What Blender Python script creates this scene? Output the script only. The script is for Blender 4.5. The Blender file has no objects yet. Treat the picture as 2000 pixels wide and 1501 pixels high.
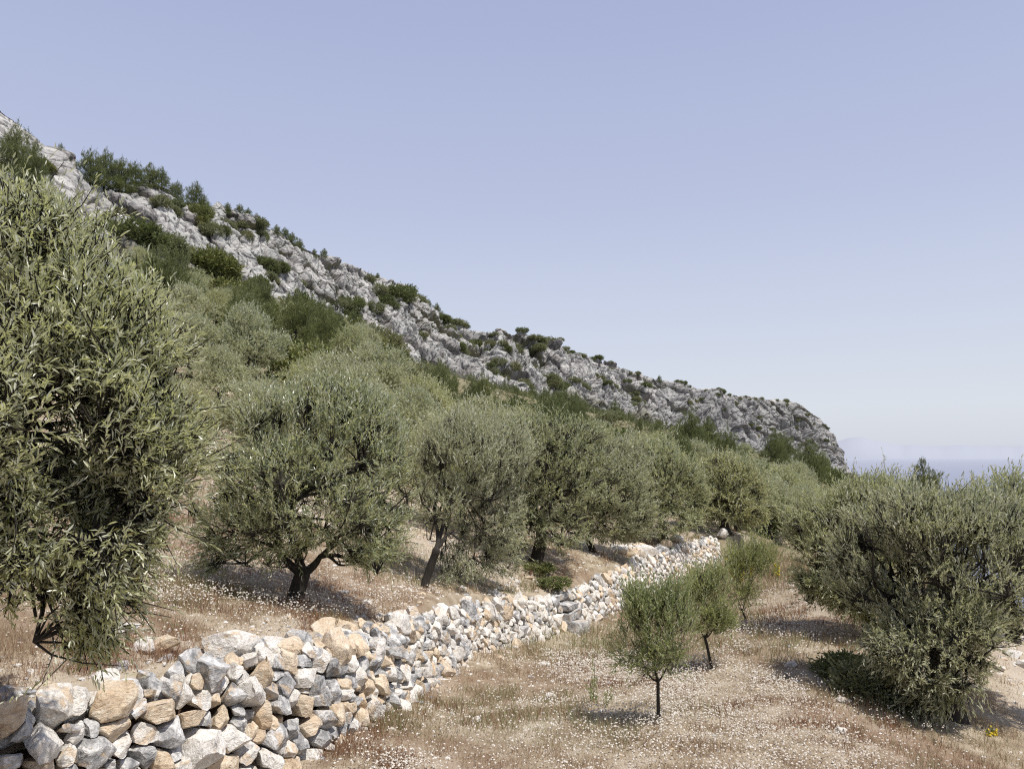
import bpy, bmesh, math, random
import numpy as np

rng = np.random.default_rng(7)
scene = bpy.context.scene
COL = scene.collection

# ------------------------------------------------------------------ camera
PITCH = math.radians(5.25)
FPX = 1502.0
cp, sp = math.cos(PITCH), math.sin(PITCH)

def U(px, py, d):
    """point seen towards (px,py) at distance d in front of the viewer"""
    u = (px - 1000.0) / FPX
    v = (750.5 - py) / FPX
    r = np.array([u, cp - v * sp, sp + v * cp])
    return r * (d / r[1])

def XY(px, d):
    p = U(px, 893, d)
    return p[0], p[1]

def project(P):
    P = np.asarray(P, float)
    x, y, z = P[..., 0], P[..., 1], P[..., 2]
    dep = y * cp + z * sp
    up = -y * sp + z * cp
    dep = np.maximum(dep, 1e-3)
    return 1000 + FPX * x / dep, 750.5 - FPX * up / dep, dep

cam_d = bpy.data.cameras.new("camera")
cam = bpy.data.objects.new("camera", cam_d)
COL.objects.link(cam)
cam_d.sensor_fit = 'HORIZONTAL'
cam_d.sensor_width = 36
cam_d.lens = 36 * FPX / 2000
cam_d.clip_start = 0.05
cam_d.clip_end = 300000
cam.rotation_euler = (math.pi / 2 + PITCH, 0, 0)
scene.camera = cam

# ------------------------------------------------------------------ noise
def _hash(ix, iy, iz, seed):
    h = (ix.astype(np.int64) * 73856093) ^ (iy.astype(np.int64) * 19349663) ^ (iz.astype(np.int64) * 83492791) ^ (seed * 2654435761)
    h = h & 0xFFFFFFFF
    h = ((h ^ (h >> 15)) * 2246822519) & 0xFFFFFFFF
    h = ((h ^ (h >> 13)) * 3266489917) & 0xFFFFFFFF
    h = h ^ (h >> 16)
    return h.astype(np.float64) / 4294967295.0

def vnoise(P, seed=0):
    P = np.asarray(P, float)
    f = np.floor(P).astype(np.int64)
    t = P - f
    t = t * t * t * (t * (t * 6 - 15) + 10)
    r = 0
    for dx in (0, 1):
        wx = t[:, 0] if dx else 1 - t[:, 0]
        for dy in (0, 1):
            wy = t[:, 1] if dy else 1 - t[:, 1]
            for dz in (0, 1):
                wz = t[:, 2] if dz else 1 - t[:, 2]
                r = r + wx * wy * wz * _hash(f[:, 0] + dx, f[:, 1] + dy, f[:, 2] + dz, seed)
    return r * 2 - 1

def fbm(P, octv=4, seed=0, gain=.5):
    a, s, r = 1.0, 1.0, 0
    for i in range(octv):
        r = r + a * vnoise(P * s + i * 17.3, seed + i)
        a *= gain
        s *= 2.03
    return r

def voronoi(P, seed=0):
    f = np.floor(P).astype(np.int64)
    f1 = np.full(len(P), 9.0); f2 = np.full(len(P), 9.0); cid = np.zeros(len(P))
    off = np.zeros((len(P), 3))
    for dx in (-1, 0, 1):
        for dy in (-1, 0, 1):
            for dz in (-1, 0, 1):
                gx, gy, gz = f[:, 0] + dx, f[:, 1] + dy, f[:, 2] + dz
                c = np.stack([gx + _hash(gx, gy, gz, seed), gy + _hash(gx, gy, gz, seed + 1), gz + _hash(gx, gy, gz, seed + 2)], 1)
                dv = P - c
                d = np.sqrt((dv ** 2).sum(1))
                m = d < f1
                f2 = np.where(m, f1, np.minimum(f2, d))
                f1 = np.where(m, d, f1)
                cid = np.where(m, _hash(gx, gy, gz, seed + 3), cid)
                off = np.where(m[:, None], dv, off)
    return f1, f2, cid, off

def sstep(a, b, x):
    t = np.clip((x - a) / (b - a), 0, 1)
    return t * t * (3 - 2 * t)

# ------------------------------------------------------------------ objects
def tag(o, label=None, cat=None, group=None, kind=None):
    if label: o['label'] = label
    if cat: o['category'] = cat
    if group: o['group'] = group
    if kind: o['kind'] = kind
    return o

def make_mesh(name, V, F, mat, attrs=None, smooth=False):
    """F = list of (n,k) index arrays"""
    me = bpy.data.meshes.new(name)
    V = np.ascontiguousarray(V, dtype=np.float32)
    me.vertices.add(len(V))
    me.vertices.foreach_set('co', V.ravel())
    F = [f for f in F if len(f)]
    loops = np.concatenate([f.ravel() for f in F]).astype(np.int32)
    sizes = np.concatenate([np.full(len(f), f.shape[1]) for f in F]).astype(np.int32)
    starts = np.concatenate([[0], np.cumsum(sizes)[:-1]]).astype(np.int32)
    me.loops.add(len(loops))
    me.loops.foreach_set('vertex_index', loops)
    me.polygons.add(len(sizes))
    me.polygons.foreach_set('loop_start', starts)
    me.polygons.foreach_set('loop_total', sizes)
    me.polygons.foreach_set('use_smooth', np.full(len(sizes), smooth))
    if attrs:
        for k, a in attrs.items():
            at = me.attributes.new(k, 'FLOAT', 'POINT')
            at.data.foreach_set('value', np.ascontiguousarray(a, dtype=np.float32))
    me.update(calc_edges=True)
    if mat: me.materials.append(mat)
    return me

def link(name, me, parent=None, loc=None):
    o = bpy.data.objects.new(name, me)
    COL.objects.link(o)
    if parent: o.parent = parent
    if loc is not None: o.location = loc
    return o

def thing(name, label, cat, loc=(0, 0, 0), group=None):
    o = bpy.data.objects.new(name, None)
    o.empty_display_size = .2
    COL.objects.link(o)
    o.location = tuple(float(v) for v in loc)
    return tag(o, label, cat, group)

# ------------------------------------------------------------------ materials
class NT:
    def __init__(self, name):
        self.m = bpy.data.materials.new(name)
        self.m.use_nodes = True
        self.t = self.m.node_tree
        self.t.nodes.clear()
        self.out = self.t.nodes.new('ShaderNodeOutputMaterial')
    def n(self, typ, ins=None, **kw):
        nd = self.t.nodes.new(typ)
        for k, v in kw.items(): setattr(nd, k, v)
        for k, v in (ins or {}).items():
            self.put(nd.inputs[k], v)
        return nd
    def put(self, sock, v):
        if isinstance(v, bpy.types.NodeSocket): self.t.links.new(v, sock)
        elif isinstance(v, (tuple, list)) and len(v) == 3 and sock.type == 'RGBA': sock.default_value = (*v, 1)
        else: sock.default_value = v
    def noise(self, vec, scale, detail=4, rough=.55, dist=0):
        nd = self.n('ShaderNodeTexNoise', {'Scale': scale, 'Detail': detail, 'Roughness': rough, 'Distortion': dist})
        if vec is not None: self.put(nd.inputs['Vector'], vec)
        return nd.outputs['Fac']
    def ramp(self, fac, stops, interp='LINEAR'):
        nd = self.n('ShaderNodeValToRGB', {'Fac': fac})
        nd.color_ramp.interpolation = interp
        el = nd.color_ramp.elements
        while len(el) < len(stops): el.new(.5)
        for e, (p, c) in zip(el, stops):
            e.position = p
            e.color = (*c, 1) if not isinstance(c, (int, float)) else (c, c, c, 1)
        return nd.outputs['Color']
    def mix(self, f, a, b, blend='MIX'):
        nd = self.n('ShaderNodeMix', data_type='RGBA', blend_type=blend)
        self.put(nd.inputs[0], f); self.put(nd.inputs[6], a); self.put(nd.inputs[7], b)
        return nd.outputs[2]
    def math(self, op, a, b=0.0, clamp=False):
        nd = self.n('ShaderNodeMath', operation=op, use_clamp=clamp)
        self.put(nd.inputs[0], a); self.put(nd.inputs[1], b)
        return nd.outputs[0]
    def attr(self, name):
        return self.n('ShaderNodeAttribute', attribute_name=name).outputs['Fac']
    def bsdf(self, color, rough=.8, spec=.3, normal=None):
        nd = self.n('ShaderNodeBsdfPrincipled', {'Base Color': color, 'Roughness': rough, 'Specular IOR Level': spec})
        if normal is not None: self.put(nd.inputs['Normal'], normal)
        return nd.outputs[0]
    def bump(self, h, strength=.5, dist=.02):
        return self.n('ShaderNodeBump', {'Height': h, 'Strength': strength, 'Distance': dist}).outputs[0]
    def pos(self):
        return self.n('ShaderNodeNewGeometry').outputs['Position']
    def obj(self):
        return self.n('ShaderNodeTexCoord').outputs['Object']
    def scale(self, vec, s):
        return self.n('ShaderNodeMapping', {'Vector': vec, 'Scale': s}).outputs[0]
    def done(self, sh):
        self.t.links.new(sh, self.out.inputs['Surface'])
        return self.m

def leaf_mat(name, dark, mid, light, back, rough=.45, spec=.5, trans=.25, tcol=(.12, .16, .03), yellow=True):
    k = NT(name)
    r = k.attr('rnd')
    stops = [(0, dark), (.5, mid), (.97, light)]
    if yellow: stops = [(0, dark), (.5, mid), (.95, light), (.992, (.30, .17, .03))]
    c = k.ramp(r, stops)
    info = k.n('ShaderNodeObjectInfo').outputs['Random']
    tint = k.ramp(info, [(0, (.66, .74, .72)), (.35, (.88, .93, .95)), (.65, (1, 1, 1)), (1, (1.14, 1.08, .88))])
    c = k.mix(1.0, c, tint, 'MULTIPLY')
    bf = k.n('ShaderNodeNewGeometry').outputs['Backfacing']
    c2 = k.mix(bf, c, back)
    b = k.bsdf(c2, rough, spec)
    tr = k.n('ShaderNodeBsdfTranslucent', {'Color': tcol})
    mx = k.n('ShaderNodeMixShader', {0: trans, 1: b, 2: tr.outputs[0]})
    return k.done(mx.outputs[0])

M = {}
M['olive'] = leaf_mat('olive_leaf', (.12, .13, .06), (.32, .33, .18), (.60, .59, .38), (.62, .61, .47), trans=.42, tcol=(.52, .54, .21))
M['olive_near'] = leaf_mat('olive_leaf_near', (.12, .132, .065), (.33, .345, .21), (.63, .63, .45), (.65, .655, .53), rough=.32, spec=.9, trans=.42, tcol=(.58, .60, .22))
M['olive_grey'] = leaf_mat('olive_leaf_grey', (.14, .145, .078), (.34, .342, .21), (.59, .58, .41), (.62, .61, .49), trans=.42, tcol=(.50, .52, .24), yellow=False)
M['sapling'] = leaf_mat('sapling_leaf', (.12, .13, .05), (.27, .295, .12), (.48, .49, .24), (.50, .50, .32), trans=.42, tcol=(.38, .43, .13), yellow=False)
M['pine'] = leaf_mat('pine_needle', (.05, .062, .025), (.13, .148, .06), (.27, .285, .125), (.19, .205, .085), rough=.6, spec=.25, trans=.25, tcol=(.16, .20, .06), yellow=False)
M['maquis'] = leaf_mat('maquis_leaf', (.11, .115, .055), (.19, .195, .10), (.30, .295, .16), (.26, .26, .16), rough=.5, spec=.3, trans=.3, tcol=(.28, .30, .12), yellow=False)
M['scrub'] = leaf_mat('low_scrub_leaf', (.06, .068, .032), (.12, .128, .062), (.21, .215, .115), (.16, .17, .09), rough=.6, spec=.2, trans=.2, yellow=False)
M['lime_bush'] = leaf_mat('spring_green_leaf', (.12, .125, .04), (.22, .225, .07), (.33, .325, .12), (.27, .275, .12), rough=.5, spec=.3, trans=.2, yellow=False)

def bark_mat():
    k = NT('bark')
    p = k.obj()
    n1 = k.noise(k.scale(p, (30, 30, 6)), 1.0, 5, .65)
    n2 = k.noise(p, 3.0, 3)
    c = k.ramp(n1, [(.3, (.018, .015, .012)), (.55, (.04, .034, .027)), (.8, (.085, .072, .06))])
    c = k.mix(k.math('MULTIPLY', n2, .4), c, (.06, .055, .048))
    return k.done(k.bsdf(c, .9, .2, k.bump(n1, .9, .02)))
M['bark'] = bark_mat()

def ground_mat():
    k = NT('dry_soil')
    p = k.pos()
    big = k.noise(p, .35, 4)
    mid = k.noise(p, 2.2, 6, .65)
    fine = k.noise(p, 26, 5, .7)
    peb = k.n('ShaderNodeTexVoronoi', {'Vector': p, 'Scale': 55.0}).outputs['Distance']
    soil = k.ramp(mid, [(.25, (.16, .112, .075)), (.45, (.32, .255, .175)), (.7, (.50, .43, .325))])
    red = k.ramp(fine, [(.3, (.16, .09, .055)), (.7, (.29, .185, .12))])
    c = k.mix(k.math('MULTIPLY', k.ramp(big, [(.48, 0), (.62, 1)]), .55), soil, red)
    pale = k.ramp(peb, [(.12, 1), (.32, 0)])
    pm = k.math('MULTIPLY', pale, k.ramp(mid, [(.42, 0), (.62, 1)]))
    c = k.mix(k.math('MULTIPLY', pm, .8), c, (.52, .46, .38))
    # pale stony track in the low corner and stony bank
    g = k.attr('pale')
    c = k.mix(k.math('MULTIPLY', g, .75), c, k.ramp(fine, [(.3, (.36, .29, .21)), (.7, (.58, .51, .41))]))
    gg = k.attr('green')
    c = k.mix(k.math('MULTIPLY', gg, k.ramp(mid, [(.3, .4), (.6, .9)])), c, k.ramp(fine, [(.3, (.10, .10, .045)), (.7, (.22, .20, .11))]))
    h = k.math('ADD', fine, k.math('MULTIPLY', k.math('SUBTRACT', .3, peb), .25))
    return k.done(k.bsdf(c, .95, .15, k.bump(h, .8, .03)))
M['ground'] = ground_mat()

def cliff_mat():
    k = NT('limestone_cliff')
    p = k.pos()
    w = k.n('ShaderNodeMapping', {'Vector': p, 'Rotation': (0.0, math.radians(28), 0.0), 'Scale': (.35, .35, 1.0)}).outputs[0]
    a = k.noise(w, .35, 8, .65, .6)
    b = k.noise(w, .8, 8, .68)
    s = k.noise(k.scale(p, (.8, .8, .12)), .8, 6, .6)
    f = k.noise(p, 3.2, 6, .75)
    c = k.ramp(a, [(.28, (.24, .232, .215)), (.42, (.37, .36, .335)), (.56, (.47, .457, .425)), (.72, (.57, .55, .51))])
    c = k.mix(k.ramp(b, [(.34, .5), (.45, 0)]), c, (.17, .166, .158))
    c = k.mix(k.ramp(s, [(.56, 0), (.7, .5)]), c, (.46, .445, .415))
    c = k.mix(k.ramp(k.noise(p, .13, 5, .7), [(.60, 0), (.75, .40)]), c, (.44, .31, .22))
    c = k.mix(k.math('MULTIPLY', k.attr('crev'), .55), c, (.075, .055, .055))
    streak = k.noise(k.scale(p, (.30, .30, .035)), 1.0, 6, .65)
    c = k.mix(k.math('MULTIPLY', k.attr('far'), k.ramp(streak, [(.42, .75), (.60, .15)])), c, (.25, .245, .24))
    gr = k.math('MULTIPLY', k.attr('green'), k.ramp(f, [(.35, .3), (.55, 1)]))
    c = k.mix(gr, c, k.ramp(b, [(.3, (.085, .085, .035)), (.6, (.16, .145, .065)), (.8, (.30, .25, .15))]))
    ck = k.n('ShaderNodeTexVoronoi', {'Vector': k.n('ShaderNodeMapping', {'Vector': k.n('ShaderNodeVectorMath', {0: p, 1: k.n('ShaderNodeTexNoise', {'Vector': p, 'Scale': .25, 'Detail': 4.0}).outputs['Color']}, operation='ADD').outputs[0], 'Rotation': (0.0, .35, 0.0), 'Scale': (.30, .30, .11)}).outputs[0], 'Scale': 1.0}, feature='DISTANCE_TO_EDGE').outputs['Distance']
    c = k.mix(k.ramp(ck, [(.0, .8), (.045, 0)]), c, (.06, .058, .055))
    h = k.math('ADD', k.math('MULTIPLY', f, .5), k.math('ADD', b, a))
    return k.done(k.bsdf(c, .9, .2, k.bump(h, .6, .5)))
M['cliff'] = cliff_mat()

def stone_mat():
    k = NT('wall_limestone')
    p = k.pos()
    t = k.attr('tint')
    off = k.n('ShaderNodeVectorMath', {0: p}, operation='ADD')
    cmb = k.n('ShaderNodeCombineXYZ', {0: k.math('MULTIPLY', t, 91.0), 1: k.math('MULTIPLY', t, 37.0), 2: k.math('MULTIPLY', t, 53.0)})
    k.put(off.inputs[1], cmb.outputs[0])
    q = off.outputs[0]
    rot = k.n('ShaderNodeVectorRotate', {'Vector': q, 'Angle': k.math('MULTIPLY', t, 40.0)}, rotation_type='AXIS_ANGLE')
    rot.inputs['Axis'].default_value = (.4, .7, .5)
    q = rot.outputs[0]
    n1 = k.noise(q, 7, 7, .65, .8)
    n2 = k.noise(k.scale(q, (1, 1, 5)), 9, 7, .65, 1.5)
    n3 = k.noise(q, 42, 5, .7)
    grey = k.ramp(n1, [(.28, (.13, .13, .132)), (.42, (.27, .268, .265)), (.53, (.52, .51, .49)), (.63, (.80, .78, .74))])
    grey = k.mix(k.ramp(n2, [(.55, 0), (.66, .75)]), grey, (.62, .60, .56))
    tan = k.ramp(n1, [(.25, (.40, .27, .17)), (.42, (.62, .49, .34)), (.58, (.74, .63, .48)), (.75, (.80, .73, .62))])
    tan = k.mix(k.ramp(n2, [(.52, 0), (.68, .6)]), tan, (.48, .29, .15))
    wht = k.ramp(n1, [(.25, (.42, .38, .32)), (.42, (.70, .66, .59)), (.65, (.86, .83, .77))])
    wht = k.mix(k.ramp(n2, [(.55, 0), (.68, .5)]), wht, (.56, .38, .24))
    kind = k.attr('sort')
    c = k.mix(k.math('GREATER_THAN', kind, .5), grey, wht)
    c = k.mix(k.math('GREATER_THAN', kind, 1.5), c, tan)
    st = k.noise(q, 4.2, 6, .7, 1.2)
    c = k.mix(k.ramp(st, [(.54, 0), (.62, .75)]), c, (.60, .45, .29))
    c = k.mix(k.ramp(k.noise(q, 5.5, 6, .7, .6), [(.60, 0), (.68, .7)]), c, (.24, .24, .24))
    c = k.mix(k.ramp(n3, [(.3, .5), (.48, 0)]), c, (.11, .095, .08))
    h = k.math('ADD', k.math('MULTIPLY', n3, .35), k.math('ADD', n1, k.math('MULTIPLY', n2, .6)))
    return k.done(k.bsdf(c, .85, .25, k.bump(h, .9, .035)))
M['stone'] = stone_mat()

def simple(name, c1, c2, sc=20, rough=.9):
    k = NT(name)
    n = k.noise(k.pos(), sc, 5)
    return k.done(k.bsdf(k.ramp(n, [(.3, c1), (.7, c2)]), rough, .2, k.bump(n, .5, .02)))
M['core'] = simple('wall_earth', (.035, .022, .015), (.12, .075, .05), 12)

def blade_mat(name, stops):
    k = NT(name)
    c = k.ramp(k.attr('rnd'), stops)
    b = k.bsdf(c, .7, .2)
    tr = k.n('ShaderNodeBsdfTranslucent', {'Color': c})
    mx = k.n('ShaderNodeMixShader', {0: .25, 1: b, 2: tr.outputs[0]})
    return k.done(mx.outputs[0])
M['dry'] = blade_mat('dry_grass', [(0, (.18, .08, .045)), (.16, (.29, .16, .09)), (.34, (.36, .245, .16)), (.58, (.49, .385, .265)), (.76, (.42, .385, .22)), (.86, (.25, .26, .12)), (1, (.15, .19, .07))])
M['head'] = blade_mat('seed_head', [(0, (.50, .43, .34)), (.4, (.68, .62, .52)), (1, (.88, .84, .77))])
M['yellow'] = blade_mat('yellow_bloom', [(0, (.62, .46, .04)), (1, (.85, .70, .08))])

# ------------------------------------------------------------------ wall line
# px, top y, base y, distance
WT = [(-340, 1470, 1860, 3.55), (0, 1408, 1790, 4.2), (200, 1352, 1700, 4.75), (400, 1303, 1600, 5.45), (570, 1262, 1500, 6.25), (680, 1228, 1444, 6.95), (740, 1214, 1424, 7.6), (800, 1205, 1378, 8.7),
      (860, 1193, 1335, 10.1), (930, 1180, 1298, 11.8), (1000, 1168, 1272, 13.6), (1095, 1165, 1240, 16.0), (1160, 1142, 1222, 17.6), (1230, 1108, 1195, 20.0),
      (1300, 1083, 1160, 23.2), (1360, 1062, 1125, 26.2), (1412, 1050, 1094, 29.2)]
wx, wy, wt, wb = [], [], [], []
for px, ty, by, d in WT:
    a = U(px, ty, d); b = U(px, by, d)
    wx.append(b[0]); wy.append(b[1]); wt.append(a[2]); wb.append(b[2])
# carry the line on to the left of the view
wx = [-9.0, -6.2] + wx; wy = [-2.0, 1.6] + wy; wt = [-1.0, -1.25] + wt; wb = [-2.0, -2.3] + wb
wx, wy, wt, wb = map(np.array, (wx, wy, wt, wb))
wb[2:6] = np.minimum(wb[2:6], -2.5)
seg = np.hypot(np.diff(wx), np.diff(wy))
wsv = np.concatenate([[0], np.cumsum(seg)])
# resample smooth
SS = np.arange(0, wsv[-1], .1)
def smooth(a, n=9):
    k = np.ones(n) / n
    return np.convolve(np.pad(a, n // 2, mode='edge'), k, mode='valid')
WX, WY, WTP, WBS = [smooth(np.interp(SS, wsv, a)) for a in (wx, wy, wt, wb)]
WTAN = np.stack([np.gradient(WX), np.gradient(WY)], 1); WTAN /= np.linalg.norm(WTAN, axis=1)[:, None]
WNRM = np.stack([WTAN[:, 1], -WTAN[:, 0]], 1)      # to the lower side (right / viewer)

def wall_sd(x, y):
    """signed distance to the wall face (+ = upper side) and index of nearest sample"""
    x = np.asarray(x, float).ravel(); y = np.asarray(y, float).ravel()
    best = np.full(len(x), 1e18); idx = np.zeros(len(x), int)
    for s in range(0, len(x), 20000):
        X = x[s:s + 20000, None]; Y = y[s:s + 20000, None]
        d2 = (X - WX[None, ::2]) ** 2 + (Y - WY[None, ::2]) ** 2
        j = d2.argmin(1)
        idx[s:s + 20000] = j * 2
        best[s:s + 20000] = d2[np.arange(len(j)), j]
    dx, dy = x - WX[idx], y - WY[idx]
    side = -(dx * WNRM[idx, 0] + dy * WNRM[idx, 1])
    return np.where(side >= 0, 1, -1) * np.sqrt(best), idx

STEPH = np.clip(WTP - WBS - np.interp(WY, [3, 8, 14], [.30, .24, .18]), .2, 1.2)
WTP = WTP - np.interp(WY, [4, 5.5, 8, 14, 30], [.07, .12, .12, .08, .06])
def step_at(x, y):
    sd, idx = wall_sd(x, y)
    h = STEPH[idx]
    t = sstep(.12, .5, sd)
    fade = 1 - sstep(29, 42, np.asarray(y).ravel())
    return h * t * fade

# ------------------------------------------------------------------ terrain
CT = []
for i in range(0, len(WX), 12): CT.append((WX[i] + WNRM[i, 0] * .3, WY[i] + WNRM[i, 1] * .3, WBS[i]))
def cpt(px, py, d): p = U(px, py, d); CT.append((p[0], p[1], p[2]))
# lower terrace
for a in [(1278, 1415, 7.9), (1382, 1303, 10.9), (1451, 1213, 15.4), (1000, 1470, 6.5), (1500, 1400, 8.2), (1450, 1490, 6.9), (1640, 1400, 8.6), (1560, 1280, 11.2), (1530, 1150, 20), (1480, 1062, 36),
          (1750, 1300, 11.6), (1870, 1420, 9.2), (1980, 1480, 8.6), (1970, 1290, 14), (1700, 1215, 14.5), (2100, 1250, 16), (1850, 1150, 24), (1560, 1040, 42)]: cpt(*a)
ups = []
def upt(px, py, d):
    p = U(px, py, d); ups.append(p)
for a in [(585, 1170, 9.2), (828, 1127, 12.3), (1045, 1092, 18.4), (1155, 1070, 21.5), (1415, 1042, 31), (1290, 1050, 25.8), (380, 1110, 9.9), (100, 1300, 4.9), (250, 1180, 6.9), (800, 1080, 15), (850, 1012, 21.5),
          (1100, 1035, 27), (1330, 1035, 30), (0, 1150, 7.5), (-500, 1000, 9), (560, 780, 34), (380, 720, 36), (0, 700, 34), (900, 890, 40), (1200, 945, 42), (1400, 960, 48), (640, 1000, 18), (400, 930, 19), (200, 900, 18),
          (1000, 830, 65), (1250, 890, 70), (1500, 950, 70), (1630, 945, 90), (700, 730, 70), (1450, 920, 130), (1100, 800, 110)]: upt(*a)
ups = np.array(ups)
ust = step_at(ups[:, 0], ups[:, 1])
for p, s in zip(ups, ust): CT.append((p[0], p[1], p[2] - s))
FOOT = [(-900, 560, 40), (-400, 540, 46), (0, 500, 55), (240, 490, 66), (350, 520, 75), (450, 560, 85), (560, 580, 95), (700, 622, 112), (800, 690, 123), (900, 738, 137), (960, 745, 146), (1100, 775, 172), (1210, 795, 192),
        (1290, 830, 210), (1340, 862, 222), (1400, 882, 235), (1500, 905, 258), (1600, 925, 280), (1680, 938, 298), (1760, 950, 315)]
for a in FOOT: cpt(a[0], a[1] + 42 - (a[0] > 1450) * 22, a[2] * .97)
CT += [(-45, 10, 12), (-30, -25, 7), (0, -25, -3), (2.5, 0, -2.0), (0, 0, -1.9), (1.5, 3, -2.3), (25, -20, -7), (30, 8, -11), (6.5, 2, -3.2), (12, 5, -5),
       (22, 22, -10), (28, 45, -12), (45, 70, -20), (70, 120, -38), (110, 180, -60), (200, 260, -110), (330, 330, -190), (120, 60, -70), (200, 0, -120), (-120, 40, 45), (-120, -60, 40), (30, -120, -30),
       (260, 420, -120), (-20, 60, 10), (18, 60, -3.2)]
CT = np.array(CT)
RC = 2.0
def _phi(x, y):
    out = np.empty((len(x), len(CT)))
    return np.sqrt((x[:, None] - CT[None, :, 0]) ** 2 + (y[:, None] - CT[None, :, 1]) ** 2 + RC * RC)
A = _phi(CT[:, 0], CT[:, 1])
A[np.arange(len(CT)), np.arange(len(CT))] -= .25     # slight smoothing
n = len(CT)
B = np.zeros((n + 3, n + 3)); B[:n, :n] = A
B[:n, n] = 1; B[:n, n + 1] = CT[:, 0]; B[:n, n + 2] = CT[:, 1]
B[n:, :n] = B[:n, n:].T
WTS = np.linalg.solve(B, np.concatenate([CT[:, 2], [0, 0, 0]]))

fpx = np.array([f[0] for f in FOOT]); fpy = np.array([f[1] for f in FOOT]); fD = np.array([f[2] for f in FOOT])

def H(x, y, detail=True):
    x = np.asarray(x, float).ravel(); y = np.asarray(y, float).ravel()
    z = np.empty(len(x))
    for s in range(0, len(x), 20000):
        X, Y = x[s:s + 20000], y[s:s + 20000]
        z[s:s + 20000] = _phi(X, Y) @ WTS[:n] + WTS[n] + X * WTS[n + 1] + Y * WTS[n + 2]
    r = np.hypot(x, y)
    z = z + np.where(r < 45, step_at(x, y), 0)
    if detail:
        P = np.stack([x, y, x * 0], 1)
        amp = np.clip(r / 40, .35, 1.5)
        z = z + .10 * amp * fbm(P * .5, 3, 5) + .035 * amp * fbm(P * 2.2, 3, 9)
    # behind the foot of the ridge the sheet dips under the rock
    pxx = 1000 + FPX * x / np.maximum(y, .1)
    Df = np.interp(pxx, fpx, fD)
    over = np.where(y > 20, np.maximum(0, y - Df * 1.02), 0)
    z = z - over * .7
    return z

def gz(px, d):
    x, y = XY(px, d)
    return np.array([x, y, H([x], [y])[0]])

az = np.concatenate([np.arange(-180, -44, 3.0), np.arange(-44, 44, .16), np.arange(44, 181, 3.0)])
rr = np.concatenate([[0.0], np.geomspace(1.2, 14, 260), np.geomspace(14, 420, 330)[1:], [500, 700, 1000]])
AZ, RR = np.meshgrid(np.radians(az), rr, indexing='ij')
gx = (np.sin(AZ) * RR).ravel(); gy = (np.cos(AZ) * RR).ravel()
gzv = H(gx, gy)
gzv = np.where(RR.ravel() > 600, np.minimum(gzv, -330), gzv)
gzv = np.maximum(gzv, -340)
na, nr = len(az), len(rr)
ii = np.arange(na * nr).reshape(na, nr)
F = np.stack([ii[:-1, :-1], ii[1:, :-1], ii[1:, 1:], ii[:-1, 1:]], -1).reshape(-1, 4)
sd, widx = wall_sd(gx, gy)
pxx, pyy, _ = project(np.stack([gx, gy, gzv], 1))
Pn = np.stack([gx, gy, gx * 0], 1)
nz = fbm(Pn * .3, 3, 40)
pale = np.clip(sstep(5.4, 6.2, gx - (gy - 8.5) * .45 + nz * .4) * (gy > 5) * (gy < 40), 0, 1)
bank = ((sd > 1.0) & (gy > 15) & (gy < 34)) * sstep(-.3, .3, nz) * .9
pale = np.maximum(pale, bank)
pale = np.maximum(pale, ((sd > .3) & (sd < 1.1) & (gy < 10)) * .5)
green = np.clip(sstep(14, 30, np.hypot(gx, gy)) * (.35 + .5 * sstep(-.2, .4, nz)) + sstep(30, 60, gy) * .6, 0, 1) * (1 - bank)
green = np.where((sd < 0) & (gy < 30), green * .3, green)
me = make_mesh('ground', np.stack([gx, gy, gzv], 1), [F], M['ground'], {'pale': pale, 'green': green}, smooth=True)
ground = tag(link('ground', me), 'dry stony hillside ground terraced below a rocky ridge', 'ground', kind='structure')

# ------------------------------------------------------------------ sea + island + sky
def sea_mat():
    k = NT('hazed_sea_water')
    p = k.pos()
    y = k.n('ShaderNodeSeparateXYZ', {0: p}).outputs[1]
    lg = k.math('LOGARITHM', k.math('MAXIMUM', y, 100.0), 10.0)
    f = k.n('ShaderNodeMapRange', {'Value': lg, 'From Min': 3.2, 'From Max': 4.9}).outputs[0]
    c = k.ramp(f, [(0, (.17, .19, .255)), (.35, (.215, .235, .295)), (.7, (.28, .295, .345)), (.9, (.33, .345, .39)), (1, (.375, .39, .43))])  # distance haze painted into the water colour, paler towards the horizon
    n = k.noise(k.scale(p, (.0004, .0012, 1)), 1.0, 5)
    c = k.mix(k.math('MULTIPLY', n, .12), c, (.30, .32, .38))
    return k.done(k.bsdf(c, .75, .1))
V = []
sx = np.linspace(-1.2, 1.2, 30)
sr = np.geomspace(150, 120000, 40)
SX, SR = np.meshgrid(sx, sr, indexing='ij')
V = np.stack([np.sin(SX) * SR, np.cos(SX) * SR, SR * 0 - 250 ], -1).reshape(-1, 3)
ii = np.arange(30 * 40).reshape(30, 40)
F = np.stack([ii[:-1, :-1], ii[1:, :-1], ii[1:, 1:], ii[:-1, 1:]], -1).reshape(-1, 4)
tag(link('sea', make_mesh('sea', V, [F], sea_mat())), 'hazy blue sea beyond the headland', 'sea', kind='structure')

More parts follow.
